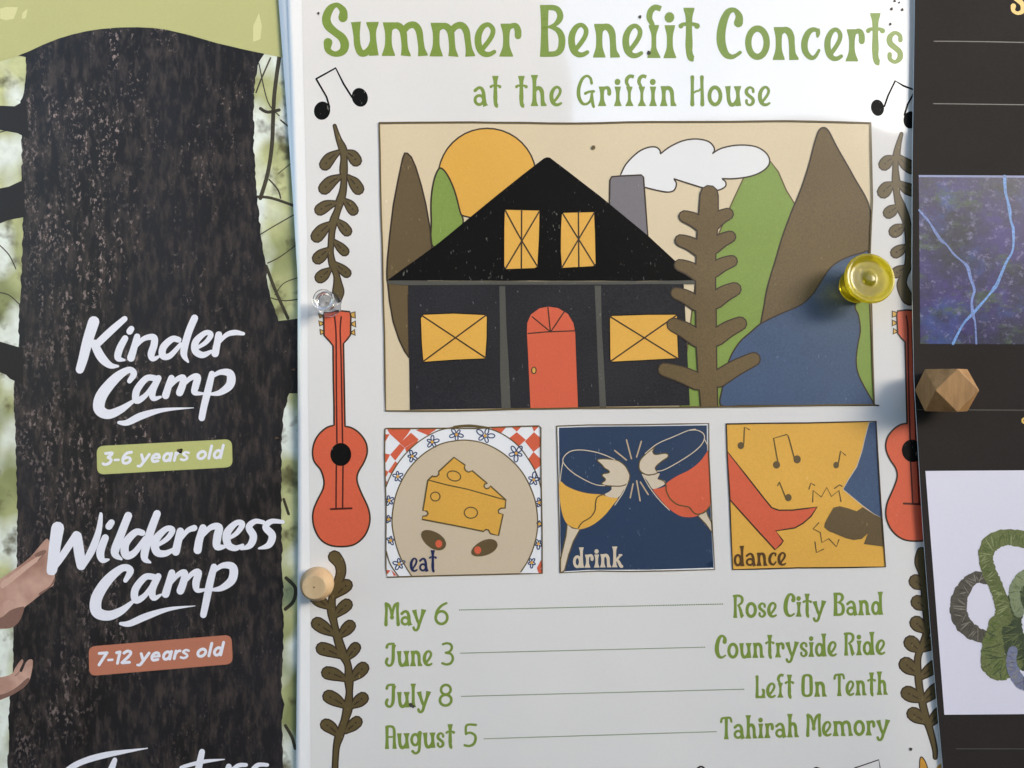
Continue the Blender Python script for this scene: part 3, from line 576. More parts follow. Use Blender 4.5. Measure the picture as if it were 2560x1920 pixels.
sprig(V2, [(288, 1700, 30), (292, 1600, 30), (300, 1500, 34), (322, 1420, 50), (360, 1310, 42), (385, 1210, 56), (395, 1100, 34), (392, 1010, 52), (385, 900, 36), (345, 810, 54), (310, 700, 48), (285, 600, 36), (265, 500, 52), (268, 400, 38), (300, 310, 46), (332, 220, 58), (325, 150, 66), (290, 100, 80), (284, 96, 78)],
      [((295, 385), (375, 305, 76), (0, -4)), ((290, 535), (375, 450, 76), (0, -4)), ((325, 685), (398, 607, 76), z), ((378, 850), (440, 768, 68), z), ((415, 1005), (495, 920, 80), z), ((415, 1205), (493, 1143, 78), z), ((370, 1390), (450, 1318, 72), z),
       ((240, 470), (150, 400, 80), z), ((280, 670), (160, 590, 84), z), ((335, 835), (195, 775, 82), (0, -8)), ((370, 1005), (235, 955, 82), (0, -8)), ((370, 1205), (245, 1130, 84), (0, -4)), ((315, 1420), (225, 1340, 78), (0, -10))], 'brown leaf sprig at the lower left')
V3 = crop(2180, 300, 120 / 415)
sprig(V3, [(255, 120, 12), (232, 200, 26), (212, 300, 44), (203, 400, 32), (208, 540, 54), (215, 640, 38), (245, 740, 66), (290, 850, 56), (315, 960, 50), (322, 1100, 50), (318, 1240, 54), (275, 1350, 48), (258, 1430, 72), (300, 1530, 84), (325, 1560, 70)],
      [((190, 325), (108, 385, 88), (-4, -8)), ((185, 550), (100, 622, 96), (-4, -8)), ((225, 745), (145, 803, 84), z), ((275, 915), (197, 965, 90), z), ((295, 1090), (206, 1148, 80), z), ((300, 1270), (206, 1322, 76), z),
       ((225, 310), (345, 415, 90), (-6, 6)), ((235, 540), (345, 610, 84), (-6, 6))], 'brown leaf sprig at the upper right, half under the dark poster')
V4 = crop(2160, 1100, 400 / 809)
sprig(V4, [(290, 565, 36), (283, 620, 44), (298, 690, 26), (312, 850, 24), (320, 950, 24), (298, 1030, 24), (272, 1100, 24), (274, 1190, 26), (285, 1280, 26), (312, 1400, 28), (335, 1470, 24), (358, 1560, 17), (360, 1605, 12)],
      [((300, 745), (262, 715, 62), z), ((310, 850), (272, 820, 62), z), ((305, 965), (266, 925, 62), z), ((280, 1065), (237, 1025, 64), z), ((265, 1180), (213, 1135, 66), z), ((290, 1315), (222, 1280, 64), z), ((308, 1425), (250, 1385, 60), z),
       ((290, 1060), (355, 1020, 52), z), ((285, 1200), (360, 1140, 52), z), ((300, 1320), (365, 1260, 54), z), ((330, 1440), (380, 1380, 50), z)], 'brown leaf sprig at the lower right, half under the dark poster')
GT = crop(740, 760, 220 / 589)
def guitar(f, label):
    body = smooth(GT([(255, 812), (200, 830), (140, 890), (112, 970), (120, 1050), (165, 1110), (187, 1180), (180, 1240), (140, 1320), (113, 1400), (120, 1490), (160, 1570), (220, 1612), (300, 1624), (390, 1610), (460, 1550), (494, 1460), (485, 1370), (440, 1270), (410, 1190), (415, 1130), (455, 1060), (477, 990), (465, 920), (420, 860), (370, 828), (328, 820)]), n=4)
    head = GT([(324, 600), (318, 265), (345, 235), (365, 205), (367, 80), (360, 52), (300, 45), (195, 52), (185, 70), (188, 210), (225, 250), (248, 280), (250, 500), (255, 700)])
    P = [f(p) for p in body + head]
    o = PR('guitar', [P], 3, RED, label=label)
    PR('outline', stroke(P, 4.2, closed=True, sm=False), 3.5, LINED, o)
    g = lambda L: [f(p) for p in GT(L)]
    PG = [g([(365, 62), (395, 52), (397, 95), (368, 85)]), g([(372, 128), (397, 113), (400, 155), (372, 140)]), g([(368, 190), (392, 170), (396, 210), (366, 195)]), g([(150, 65), (182, 80), (160, 95)]), g([(152, 112), (183, 125), (180, 135), (160, 148)]), g([(160, 168), (186, 182), (186, 195), (165, 205)])]
    PR('tuning_peg', PG, 2.5, GOLD, o); F = []
    for p in PG: F += stroke(p, 3.4, closed=True, sm=False)
    PR('outline', F, 3, LINED, o)
    PR('sound_hole', [[f(p) for p in GT(ell(300, 1007, 70, 77, 30))]], 4.5, BLACK, o)
    F = []
    for s in ([(258, 85), (268, 200), (270, 500), (274, 930)], [(303, 85), (296, 180), (303, 400), (312, 930)], [(270, 1080), (268, 1365)], [(315, 1080), (312, 1365)]): F += stroke(g(s), 3.8)
    F += stroke(g([(232, 1373), (373, 1367)]), 5)
    PR('guitar_string', F, 4, ink((80, 32, 24), grain=.05), o)
guitar(lambda p: (p[0], p[1]), 'whole red guitar at the left of the printed pictures')
guitar(lambda p: (2281 - (p[0] - 852) + (p[1] - 1136) * .041, p[1] - 2 + (p[1] - 780) * -.02), 'red guitar half under the dark poster')
N1, N2 = crop(700, 0, 800 / 2212), crop(1960, 0, 600 / 2212)
o = PR('music_note', [N1(ell(291, 765, 56, 64, 24, .2)), N1(ell(552, 673, 55, 66, 24, -.3))], 2, BLACK, label='joined music notes beside the word Summer')
strokes('note_stem', [N1([(342, 740), (322, 670), (250, 545)]), N1([(250, 545), (385, 470), (440, 580), (500, 675)])], 4.6, 2.5, BLACK, o, sm=False)
o = PR('music_note', [N2(ell(862, 993, 60, 76, 24, -.2)), N2(ell(1165, 1105, 64, 80, 24, .1))], 2, BLACK, label='joined music notes at the right edge')
strokes('note_stem', [N2([(925, 980), (960, 880), (1025, 745), (1100, 790), (1230, 840)]), N2([(1240, 780), (1180, 890), (1140, 960), (1110, 1060)])], 4.6, 2.5, BLACK, o, sm=False)
B5 = crop(1500, 1800, 880 / 2212)
o = PR('music_note', stroke(B5([(1600, 302), (1752, 250), (1765, 330)]), 3, sm=False), 2, BLACK, label='top of a music note at the bottom edge')
for P in ([(600, 315), (635, 292), (668, 315)], [(1330, 318), (1360, 300), (1395, 318)]): PR('black_arch', stroke(B5(P), 4.6), 2, BLACK)
PR('orange_leaf', [B5([(2008, 320), (2010, 250), (2022, 232), (2045, 262), (2065, 320)]), B5([(2100, 320), (2125, 285), (2145, 272), (2145, 320)])], 2, ink((206, 150, 60)))
PR('outline', stroke(B5([(2008, 320), (2010, 250), (2022, 232), (2045, 262), (2065, 320)]), 2.5), 2.6, LINED)
# old pin holes and scuffs in the paper
HOLE = ink((70, 66, 60), grain=.2, rough=.9, tooth=0)
for x, y, r in ((796, 33, 3.2), (1600, 42, 4), (1622, 132, 5), (2226, 60, 3.2), (2237, 2, 3), (2229, 22, 3.6), (2256, 24, 3.4), (2248, 6, 2.4), (2277, 1873, 4), (1027, 1762, 5), (1033, 1766, 4), (2168, 1740, .1)):
    if r > 1: PR('pin_hole', [ell(x, y, r, r * 1.1, 9, wob=.15)], 6, HOLE)

# ================================================================ the white sheet under it and the camp poster
OS = put(900, 400, 0)
us = thing('paper_sheet', 'plain white sheet peeking out behind the left edge of the concert poster', 'paper', OS)
sheet('paper', interp([(690, -160), (696, 0), (715, 250), (731, 479), (744, 694), (760, 900), (775, 1200)]), lambda v: 1500, -160, 1200, sheet_h, PAPER, us, OS, 20, 40)

OP = put(350, 960, 0)
camp = thing('camp_poster', 'dark poster at the left with a tree trunk photo and white brush lettering', 'poster', OP)
PC = lambda name, faces, level, mat, parent=camp, **k: printed(name, faces, camp_h, level, mat, parent, OP, **k)
sheet('paper', lambda v: -160, lambda v: 830, -160, 2080, camp_h, PAPER, camp, OP, 40, 90)
def photo_mat(name, build, rough=.36, tooth=.1):
    m = bpy.data.materials.new(name); m.use_nodes = True; t = m.node_tree; b = t.nodes['Principled BSDF']
    g = t.nodes.new('ShaderNodeNewGeometry').outputs['Position']
    t.links.new(build(t, g), b.inputs['Base Color']); b.inputs['Roughness'].default_value = rough
    bp = t.nodes.new('ShaderNodeBump'); bp.inputs['Strength'].default_value = tooth; bp.inputs['Distance'].default_value = .00005
    t.links.new(noise(t, g, 1100, 2), bp.inputs['Height']); t.links.new(bp.outputs[0], b.inputs['Normal']); return m
def foliage(t, g):
    c = mix(t, rmp(t, noise(t, g, 30, 2, .5), .36, .62), lin((138, 144, 94)), lin((214, 216, 160)))
    c = mix(t, rmp(t, noise(t, g, 42, 1.5, .45, (1.1, 1, .8)), .44, .56), c, lin((230, 236, 226)))
    c = mix(t, rmp(t, noise(t, g, 85, 3, .6), .55, .68, 0, .85), c, lin((84, 78, 50)))
    c = mix(t, rmp(t, noise(t, g, 260, 3), .4, .7, 0, .18), c, lin((120, 112, 80)))
    return c
FOL = photo_mat('photo_foliage', foliage)
def bark(t, g):
    sx = t.nodes.new('ShaderNodeSeparateXYZ'); t.links.new(g, sx.inputs[0])
    def mul(a, b):
        m = nn(t, 'ShaderNodeMath', operation='MULTIPLY'); t.links.new(a, m.inputs[0]); t.links.new(b, m.inputs[1]); return m.outputs[0]
    base = mix(t, rmp(t, noise(t, g, 18, 3, .6, (1, 1, .6)), .35, .65), lin((27, 23, 21)), lin((37, 35, 38)))
    base = mix(t, rmp(t, noise(t, g, 260, 4, .65, (1.4, 1, .45)), .46, .68, 0, .9), base, lin((70, 61, 57)))
    # the printed trunk catches pale flakes, thickest along its left side
    dens = rmp(t, sx.outputs[0], -.222, -.120, .0, .10)
    fl = nn(t, 'ShaderNodeMath', operation='SUBTRACT'); t.links.new(noise(t, g, 620, 3, .65, (1.1, 1, .7)), fl.inputs[0]); t.links.new(dens, fl.inputs[1])
    col = rmp(t, noise(t, g, 170, 3, .6, (1.6, 1, .35)), .42, .56)      # flakes gather on vertical ridges
    big = rmp(t, noise(t, g, 30, 3, .6, (1, 1, .8)), .42, .60, .04, 1)
    big = mul(big, rmp(t, sx.outputs[2], -.10, .06, .5, 1.))          # darker, barer bark lower down in the print
    big = mul(big, rmp(t, sx.outputs[0], -.15, -.12, 1., .5))
    return mix(t, mul(mul(rmp(t, fl.outputs[0], .50, .60), col), big), base, lin((158, 140, 134)))
BARK = photo_mat('photo_bark', bark, .4)
FOLIAGE_RECT = [(-140, 60), (800, 60), (800, 2060), (-140, 2060)]
PC('photo_background', [FOLIAGE_RECT], 1, FOL, label='blurred green leaves')
T0, KC, WC = crop(0, 0, 800 / 2212), crop(0, 600, 800 / 2212), crop(0, 1240, 740 / 1805)
def rough_edge(pts, a=2.2, step=9):
    return wob(pts, a, step, closed=False)
left = rough_edge(T0([(178, 395), (182, 500), (165, 640), (140, 700)]), 1.5) + rough_edge(T0([(150, 920), (152, 1100), (148, 1250), (160, 1500), (155, 1659)]) + KC([(150, 200), (132, 500), (128, 740), (95, 1000), (100, 1200), (112, 1500)]) + WC([(105, 0), (102, 430), (82, 850), (76, 1100), (55, 1300), (48, 1659), (45, 2000)]))
right = rough_edge(T0([(1850, 340), (1790, 430), (1757, 600), (1752, 1000), (1770, 1300), (1808, 1659)]) + KC([(1830, 120), (1868, 400), (1925, 560)])) + KC([(2080, 540), (2080, 1060)]) + rough_edge(KC([(2000, 1060), (1960, 1200), (1942, 1400), (1950, 1659)]) + WC([(1715, 0), (1722, 500), (1730, 600), (1720, 640), (1730, 800), (1715, 1200), (1735, 1270), (1718, 1400), (1730, 1659), (1725, 2000)]))
PC('tree_trunk', [left[::-1] + T0([(110, 380), (500, 200), (950, 160), (1500, 250)]) + right], 2, BARK, label='dark bark of the trunk')
TW = ink((66, 60, 46), grain=.3)
for P in [T0([(-40, 728), (100, 735), (180, 690), (200, 960), (120, 920), (-40, 890)]), T0([(-40, 1310), (60, 1290), (170, 1240), (170, 1500), (60, 1520), (-40, 1560)]), KC([(-40, 690), (60, 720), (160, 750), (160, 1000), (70, 960), (40, 930), (-40, 900)])]: PC('branch', [P], 2.6, ink((36, 31, 29), grain=.2))
for P in (stroke(T0([(1930, 395), (1900, 620), (1890, 760), (1880, 1000), (1850, 1200), (1800, 1370)]), 10), stroke(T0([(1780, 1360), (1880, 1370), (2040, 1425)]), 7), stroke(T0([(1870, 400), (1800, 560), (1770, 640)]), 4), stroke(T0([(1800, 1620), (1900, 1560), (2040, 1480)]), 3),
   stroke(T0([(1860, 1240), (1920, 1310), (1940, 1370)]), 4), stroke(T0([(1940, 830), (2000, 880)]), 4), stroke(KC([(1850, 160), (1930, 120), (2040, 40)]), 3), stroke(KC([(1840, 180), (1900, 340), (1990, 540)]), 8), stroke(KC([(1870, 400), (1960, 420), (2060, 410)]), 3), stroke(KC([(1900, 380), (1960, 300), (2060, 260)]), 2.5),
   stroke(T0([(-20, 920), (50, 900)]), 3), stroke(KC([(-20, 20), (60, 100), (110, 200)]), 3), stroke(KC([(-20, 360), (60, 380), (130, 440)]), 3), stroke(WC([(1745, 500), (1800, 560), (1790, 640), (1740, 690)]), 9), stroke(WC([(1730, 20), (1760, 110)]), 7), stroke(WC([(1740, 1400), (1780, 1470), (1800, 1540)]), 8),
   stroke(T0([(1790, 440), (1850, 700), (1930, 800)]), 3), stroke(T0([(1800, 750), (1850, 775), (1930, 760)], ), 8), stroke(T0([(1925, 1200), (1960, 1170), (2010, 1130)]), 2.5)): PC('twig', P, 1.6, TW)
PC('top_band', [T0([(-400, 560), (-100, 460), (20, 418), (110, 390), (200, 355), (300, 308), (400, 268), (500, 238), (600, 215), (700, 200), (820, 190), (950, 188), (1060, 193), (1150, 205), (1300, 240), (1500, 298), (1700, 345), (1940, 395), (2100, 420), (2200, 430), (2200, -400), (-400, -400)])], 3, ink((186, 185, 126), grain=.03), label='pale green band along the top')
for P in [T0([(0, 60), (40, 48), (125, 50), (95, 130), (40, 140), (0, 128)]), T0([(155, 90), (190, 60), (180, 125), (150, 130)]), T0([(1790, 90), (1810, 180), (1800, 270), (1750, 290), (1750, 180)])]: PC('band_mark', [P], 3.5, ink((212, 209, 152), grain=.03))
# hands reaching in from the left (part of the printed photograph)
HD = crop(0, 1280, 140 / 484)
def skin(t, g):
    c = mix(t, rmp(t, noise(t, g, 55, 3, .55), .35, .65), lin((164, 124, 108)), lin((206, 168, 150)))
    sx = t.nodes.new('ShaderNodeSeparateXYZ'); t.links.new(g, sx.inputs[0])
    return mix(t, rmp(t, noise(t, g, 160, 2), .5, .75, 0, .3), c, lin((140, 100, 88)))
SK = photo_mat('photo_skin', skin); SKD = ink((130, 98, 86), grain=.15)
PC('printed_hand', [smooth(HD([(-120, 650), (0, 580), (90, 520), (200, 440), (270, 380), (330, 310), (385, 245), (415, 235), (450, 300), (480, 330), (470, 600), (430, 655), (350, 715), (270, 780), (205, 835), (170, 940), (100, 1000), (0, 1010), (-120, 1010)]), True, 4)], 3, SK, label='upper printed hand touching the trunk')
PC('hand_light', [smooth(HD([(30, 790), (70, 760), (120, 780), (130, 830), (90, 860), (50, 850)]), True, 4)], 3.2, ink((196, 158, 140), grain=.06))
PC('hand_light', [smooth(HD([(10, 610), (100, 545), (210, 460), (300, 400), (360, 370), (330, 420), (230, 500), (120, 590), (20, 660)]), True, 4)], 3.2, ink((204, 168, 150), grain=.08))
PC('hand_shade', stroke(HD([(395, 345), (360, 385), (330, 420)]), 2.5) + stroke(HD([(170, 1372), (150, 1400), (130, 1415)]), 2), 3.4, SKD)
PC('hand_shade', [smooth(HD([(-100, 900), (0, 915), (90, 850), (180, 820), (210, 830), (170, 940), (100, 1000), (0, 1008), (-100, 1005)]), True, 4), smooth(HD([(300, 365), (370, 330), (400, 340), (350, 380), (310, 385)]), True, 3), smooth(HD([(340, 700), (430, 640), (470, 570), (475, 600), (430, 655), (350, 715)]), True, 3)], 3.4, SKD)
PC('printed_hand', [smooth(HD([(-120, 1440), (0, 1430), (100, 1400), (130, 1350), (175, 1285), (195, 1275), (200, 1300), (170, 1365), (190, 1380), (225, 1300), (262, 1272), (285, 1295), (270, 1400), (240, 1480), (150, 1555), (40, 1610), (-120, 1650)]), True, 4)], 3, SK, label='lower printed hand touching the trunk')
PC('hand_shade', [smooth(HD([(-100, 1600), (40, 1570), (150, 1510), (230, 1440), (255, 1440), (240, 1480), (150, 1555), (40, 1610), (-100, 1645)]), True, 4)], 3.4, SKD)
BR = ink((232, 232, 240), grain=.02)
def brush(c, L):
    F = []
    for s in L: F += stroke(c(s), n=6)
    return F
KIN = [[(648, 565, 78), (605, 700, 72), (575, 820, 66), (552, 895, 58)], [(862, 545, 40), (770, 625, 50), (655, 735, 50)], [(650, 715, 55), (700, 810, 62), (760, 866, 44), (815, 872, 18)],
       [(865, 680, 44), (828, 750, 50), (815, 815, 46), (860, 830, 16)], [(908, 614, 42), (896, 632, 46)], [(948, 668, 44), (925, 750, 48), (905, 815, 54)], [(928, 750, 22), (990, 685, 34), (1060, 672, 46), (1066, 720, 50), (1045, 790, 50), (1060, 822, 36), (1108, 800, 14)],
       [(1235, 690, 40), (1190, 685, 44), (1130, 740, 50), (1125, 800, 48), (1175, 800, 40), (1250, 720, 28)], [(1345, 540, 50), (1300, 650, 50), (1270, 780, 48), (1300, 842, 16)],
       [(1345, 755, 20), (1420, 710, 32), (1458, 655, 38), (1420, 642, 36), (1355, 700, 48), (1350, 765, 50), (1400, 795, 44), (1460, 770, 24)], [(1512, 655, 48), (1500, 720, 48), (1487, 785, 52)], [(1498, 730, 18), (1560, 660, 32), (1620, 640, 38), (1682, 648, 24)],
       [(895, 975, 34), (925, 925, 46), (890, 898, 44), (800, 955, 66), (705, 1070, 80), (685, 1165, 80), (745, 1205, 66), (830, 1175, 52), (920, 1115, 26)],
       [(1070, 955, 42), (1010, 958, 44), (945, 1040, 50), (945, 1110, 48), (1010, 1070, 34), (1075, 975, 24)], [(1095, 955, 44), (1055, 1040, 50), (1060, 1095, 38), (1110, 1085, 18)],
       [(1185, 955, 46), (1165, 1010, 48), (1145, 1075, 52)], [(1150, 1045, 20), (1215, 970, 34), (1265, 950, 42), (1262, 1000, 50), (1242, 1055, 52)], [(1245, 1030, 20), (1310, 960, 34), (1365, 945, 46), (1352, 1010, 50), (1345, 1055, 38), (1410, 1062, 16)],
       [(1465, 925, 42), (1440, 1030, 50), (1410, 1150, 48), (1395, 1230, 46)], [(1445, 960, 20), (1520, 915, 36), (1590, 925, 56), (1590, 1000, 60), (1520, 1055, 40), (1450, 1065, 18)], [(822, 1262, 24), (880, 1262, 42), (980, 1215, 50), (1130, 1175, 28), (1338, 1160, 5)]]
o = PC('brush_lettering', brush(KC, KIN[:12]), 4, BR, label='white brush word Kinder'); PC('brush_lettering', brush(KC, KIN[12:]), 4, BR, label='white brush word Camp under Kinder')
WIL = [[(352, 195, 78), (335, 300, 72), (318, 440, 66), (312, 455, 58)], [(315, 460, 30), (380, 365, 44), (465, 235, 44)], [(470, 245, 58), (482, 340, 64), (495, 425, 56)], [(500, 435, 34), (560, 330, 46), (600, 220, 38), (615, 120, 24), (612, 105, 12)], [(642, 255, 44), (612, 340, 50), (625, 390, 38), (662, 388, 14)], [(680, 162, 40), (664, 185, 44)],
       [(782, 120, 48), (735, 240, 50), (700, 345, 50), (740, 385, 16)], [(868, 225, 38), (825, 222, 42), (765, 290, 50), (768, 360, 50), (820, 345, 40), (885, 255, 26)], [(958, 108, 46), (910, 240, 50), (880, 370, 46), (916, 405, 14)],
       [(945, 310, 20), (1020, 260, 32), (1052, 208, 36), (1012, 202, 36), (948, 270, 50), (955, 340, 48), (1010, 350, 38), (1075, 315, 18)], [(1100, 215, 46), (1085, 280, 48), (1072, 340, 50)], [(1085, 290, 18), (1140, 215, 30), (1185, 195, 38)],
       [(1238, 195, 46), (1215, 270, 48), (1205, 330, 50)], [(1215, 270, 18), (1280, 195, 34), (1335, 190, 46), (1325, 250, 50), (1325, 310, 44), (1385, 305, 16)], [(1385, 265, 18), (1445, 225, 30), (1478, 172, 36), (1440, 165, 34), (1385, 225, 48), (1390, 295, 46), (1435, 318, 36), (1480, 300, 20)],
       [(1605, 160, 26), (1555, 155, 32), (1518, 190, 42), (1545, 245, 46), (1525, 300, 40), (1470, 325, 12)], [(1724, 158, 24), (1655, 155, 32), (1620, 190, 42), (1660, 240, 46), (1640, 298, 40), (1578, 320, 12)],
       [(765, 515, 28), (795, 455, 44), (745, 440, 44), (655, 515, 62), (590, 620, 70), (590, 705, 70), (660, 730, 60), (740, 700, 46), (808, 645, 22)], [(940, 495, 38), (885, 495, 40), (825, 570, 46), (828, 635, 44), (885, 605, 32), (945, 515, 22)], [(965, 490, 40), (928, 570, 46), (938, 622, 36), (982, 602, 14)],
       [(1048, 468, 42), (1030, 530, 44), (1010, 598, 48)], [(1018, 565, 18), (1075, 490, 30), (1125, 465, 38), (1120, 520, 46), (1100, 578, 48)], [(1105, 555, 18), (1165, 480, 30), (1210, 465, 42), (1195, 530, 46), (1205, 575, 32), (1262, 568, 14)], [(1305, 432, 40), (1280, 530, 46), (1258, 640, 44), (1240, 725, 40)],
       [(1285, 475, 20), (1355, 425, 34), (1420, 435, 50), (1415, 510, 52), (1350, 562, 36), (1285, 572, 16)], [(735, 778, 20), (790, 778, 38), (890, 735, 42), (1030, 690, 24), (1190, 670, 4)]]
PC('brush_lettering', brush(WC, WIL[:17]), 4, BR, label='white brush word Wilderness'); PC('brush_lettering', brush(WC, WIL[17:]), 4, BR, label='white brush word Camp under Wilderness')
PC('brush_lettering', brush(WC, [[(380, 1700, 40), (480, 1630, 36), (650, 1578, 36), (900, 1538, 5)], [(700, 1610, 30), (675, 1680, 44), (650, 1760, 44)], [(1232, 1560, 36), (1215, 1640, 42), (1195, 1740, 42)], [(1120, 1650, 22), (1240, 1620, 24), (1368, 1606, 6)],
   [(1395, 1650, 36), (1370, 1740, 42)], [(1390, 1690, 18), (1450, 1645, 26), (1500, 1640, 24)], [(1630, 1640, 22), (1570, 1642, 28), (1540, 1690, 40), (1570, 1740, 40)], [(1110, 1660, 34), (1090, 1740, 40)]]), 4, BR, label='cropped white brush word at the bottom edge')
def badge(c, P, mat, txt, ta, label):
    r = 26; q = c(P); out = []
    for i in range(4):
        p, a, b = V(q[i][:2]), V(q[i - 1][:2]), V(q[(i + 1) % 4][:2])
        d1, d2 = (a - p).normalized() * 18, (b - p).normalized() * 18
        for k in range(6):
            t = k / 5; x = p + d1 * (1 - t) ** 2 + d2 * t * t; out.append((x.x, x.y))
    o = PC('age_badge', [out], 4, mat, label=label)
    (x0, y0), (x1, y1) = [p[:2] for p in c(ta)]
    PC('badge_lettering', word(txt, x0, x1, y0, y1, 24.5, 0, .02, SANS, .16), 5, BR, o)
badge(KC, [(668, 1425), (1603, 1376), (1608, 1570), (672, 1622)], ink((188, 190, 120), grain=.03), '3-6 years old', [(700, 1562), (1540, 1512)], 'pale green badge reading 3-6 years old')
badge(WC, [(540, 918), (1412, 846), (1420, 1024), (545, 1098)], ink((186, 118, 92), grain=.04), '7-12 years old', [(580, 1038), (1360, 975)], 'brick pink badge reading 7-12 years old')
for x, y, r in ((450, 1127, 6), (737, 925, 6), (695, 1096, 6)): PC('pin_hole', [ell(x, y, r * 1.2, r, 11, wob=.25)], 6, ink((14, 12, 10), tooth=0)) ; PC('hole_rim', [ell(x - 3, y - 1, r * .9, r * .5, 9, wob=.3)], 6.5, ink((90, 70, 55), tooth=0))

# ================================================================ the dark craft poster at the right
OF = put(2500, 960, 0)
craft = thing('craft_poster', 'charcoal poster at the right with a blue forest photo and a green yarn photo', 'poster', OF)
fl_ = interp([(2287, -160), (2286, 0), (2280, 400), (2279, 700), (2284, 950), (2296, 1150), (2308, 1347), (2331, 1644), (2356, 1920), (2370, 2080)])
sheet('paper', fl_, lambda v: 2900, -160, 2080, craft_h, PAPER, craft, OF, 60, 90)
PF = lambda name, faces, level, mat, parent=craft, **k: printed(name, faces, craft_h, level, mat, parent, OF, **k)
edge = [(fl_(v) + 1.2, v) for v in range(-155, 2076, 60)]
PF('dark_ground', [edge + [(2890, 2075), (2890, -155)]], 1, ink((50, 46, 44), grain=.1, rough=.6, tooth=.2, spec=.03))
RL = ink((74, 70, 64), grain=.1)
for P in ([(2335, 103), (2450, 104), (2650, 108)], [(2334, 259), (2650, 263)], [(2290, 1024), (2650, 1026)], [(2390, 1872), (2700, 1872)]): PF('thin_rule', stroke(P, 2.5), 2, RL)
YL = ink((226, 186, 92), grain=.05)
PF('yellow_letter', glyph_faces('S', 2524, 36, 52, 1.0), 2, YL)
PF('yellow_letter', stroke([(2562, 1046, 5), (2557, 1048, 5), (2557, 1055, 5), (2563, 1058, 5)]), 2, YL)
FB = crop(2280, 420, 280 / 1010)
def woods(t, g):
    c = mix(t, rmp(t, noise(t, g, 34, 4, .6), .38, .62), lin((22, 28, 48)), lin((56, 42, 112)))
    c = mix(t, rmp(t, noise(t, g, 45, 4, .6, (1, 1, 1.2)), .55, .68, 0, .8), c, lin((44, 72, 132)))
    c = mix(t, rmp(t, noise(t, g, 58, 6, .75, (1, 1, 1.6)), .54, .64, 0, .85), c, lin((66, 88, 54)))
    c = mix(t, rmp(t, noise(t, g, 130, 6, .75), .5, .3), c, lin((24, 26, 40)))
    c = mix(t, rmp(t, noise(t, g, 190, 7, .8, (1, 1, 1.3)), .54, .72, 0, .85), c, lin((150, 146, 186)))
    c = mix(t, rmp(t, noise(t, g, 700, 4, .7), .4, .75, 0, .25), c, lin((84, 82, 124)))
    return c
fp = PF('forest_photo', [FB([(60, 65), (75, 1585), (1500, 1592), (1500, 72)])], 2, photo_mat('photo_woods', woods), label='blue and violet photo of woods')
PF('photo_edge', [FB([(58, 63), (1500, 72), (1500, 90), (62, 82)])], 3, ink((128, 136, 176), grain=.1), fp)
PF('blue_branch', stroke(FB([(62, 378, 14), (130, 455, 20), (165, 500, 14), (200, 560, 24), (265, 655, 28), (310, 690, 16), (380, 780, 20), (440, 830, 14), (500, 890, 30), (530, 1000, 26), (562, 1100, 24), (540, 1200, 20), (550, 1320, 30), (570, 1400, 14), (580, 1583, 18)])), 3, ink((112, 134, 190), grain=.4), fp)
PF('blue_branch', stroke(FB([(835, 76, 30), (842, 210, 26), (862, 290, 22), (880, 380, 32), (890, 470, 20), (914, 560, 26), (908, 740, 18), (850, 850, 22), (770, 1040, 30), (740, 1085, 34), (690, 1150, 16), (560, 1300, 28), (460, 1410, 18), (370, 1583, 26)])), 3, ink((106, 148, 206), grain=.4), fp)
FY = crop(2300, 1160, 260 / 674)
yp = PF('yarn_photo', [FY([(35, 45), (158, 1625), (1500, 1615), (1500, 36)])], 2, ink((224, 221, 234), grain=.015), label='photo of loops wound in green and grey yarn')
def yarn(name, P, mat, lvl, mat2, lab=None, pitch=3.4):
    p = FY(P); cc = smooth(p, False, 9); cc = [(q[0] + random.uniform(-1.2, 1.2), q[1] + random.uniform(-1.2, 1.2), q[2] * random.uniform(.93, 1.08)) for q in cc]
    PF(name, stroke(cc, sm=False), lvl, mat, yp, label=lab)
    c = smooth(p, False, 14); F, F2 = [], []; acc = 0
    for i in range(1, len(c) - 1):
        acc += math.hypot(c[i][0] - c[i - 1][0], c[i][1] - c[i - 1][1])
        if acc > pitch:
            acc = random.uniform(-1, 1); dx, dy = c[i + 1][0] - c[i - 1][0], c[i + 1][1] - c[i - 1][1]; l = math.hypot(dx, dy) or 1; nx, ny = -dy / l, dx / l; r = c[i][2] * .48
            j = random.uniform(-7, 7); k = random.uniform(-1.03, .2); q = random.uniform(max(k + .3, .2), 1.05)
            (F if random.random() < .5 else F2).append(stroke([(c[i][0] + nx * r * k - dx / l * j, c[i][1] + ny * r * k - dy / l * j, 1), (c[i][0] + nx * r * (k + q) / 2, c[i][1] + ny * r * (k + q) / 2, random.uniform(1.6, 3.6)), (c[i][0] + nx * r * q + dx / l * j, c[i][1] + ny * r * q + dy / l * j, 1)], n=3))
    PF('yarn_strand', sum(F, []), lvl + .3, mat2, yp); PF('yarn_strand', sum(F2, []), lvl + .15, SHD[mat.name], yp)
SHD = {}
Yg = ink((106, 114, 70), grain=.3); Yg2 = ink((144, 152, 106), grain=.2); Yd = ink((88, 83, 74), grain=.25); Yd2 = ink((138, 133, 122), grain=.2); Ydk = ink((66, 76, 54), grain=.3); Yb = ink((120, 124, 148), grain=.2)
for m_, c_ in ((Yg, (84, 100, 48)), (Yd, (66, 60, 54)), (Ydk, (46, 58, 36)), (Yb, (92, 94, 114))): SHD[m_.name] = ink(c_, grain=.2)
yarn('yarn_loop', [(430, 1125, 80), (340, 1090, 100), (265, 1010, 110), (250, 900, 110), (290, 800, 90), (360, 735, 75), (420, 745, 70)], Yd, 3, Yd2, 'grey yarn loop')
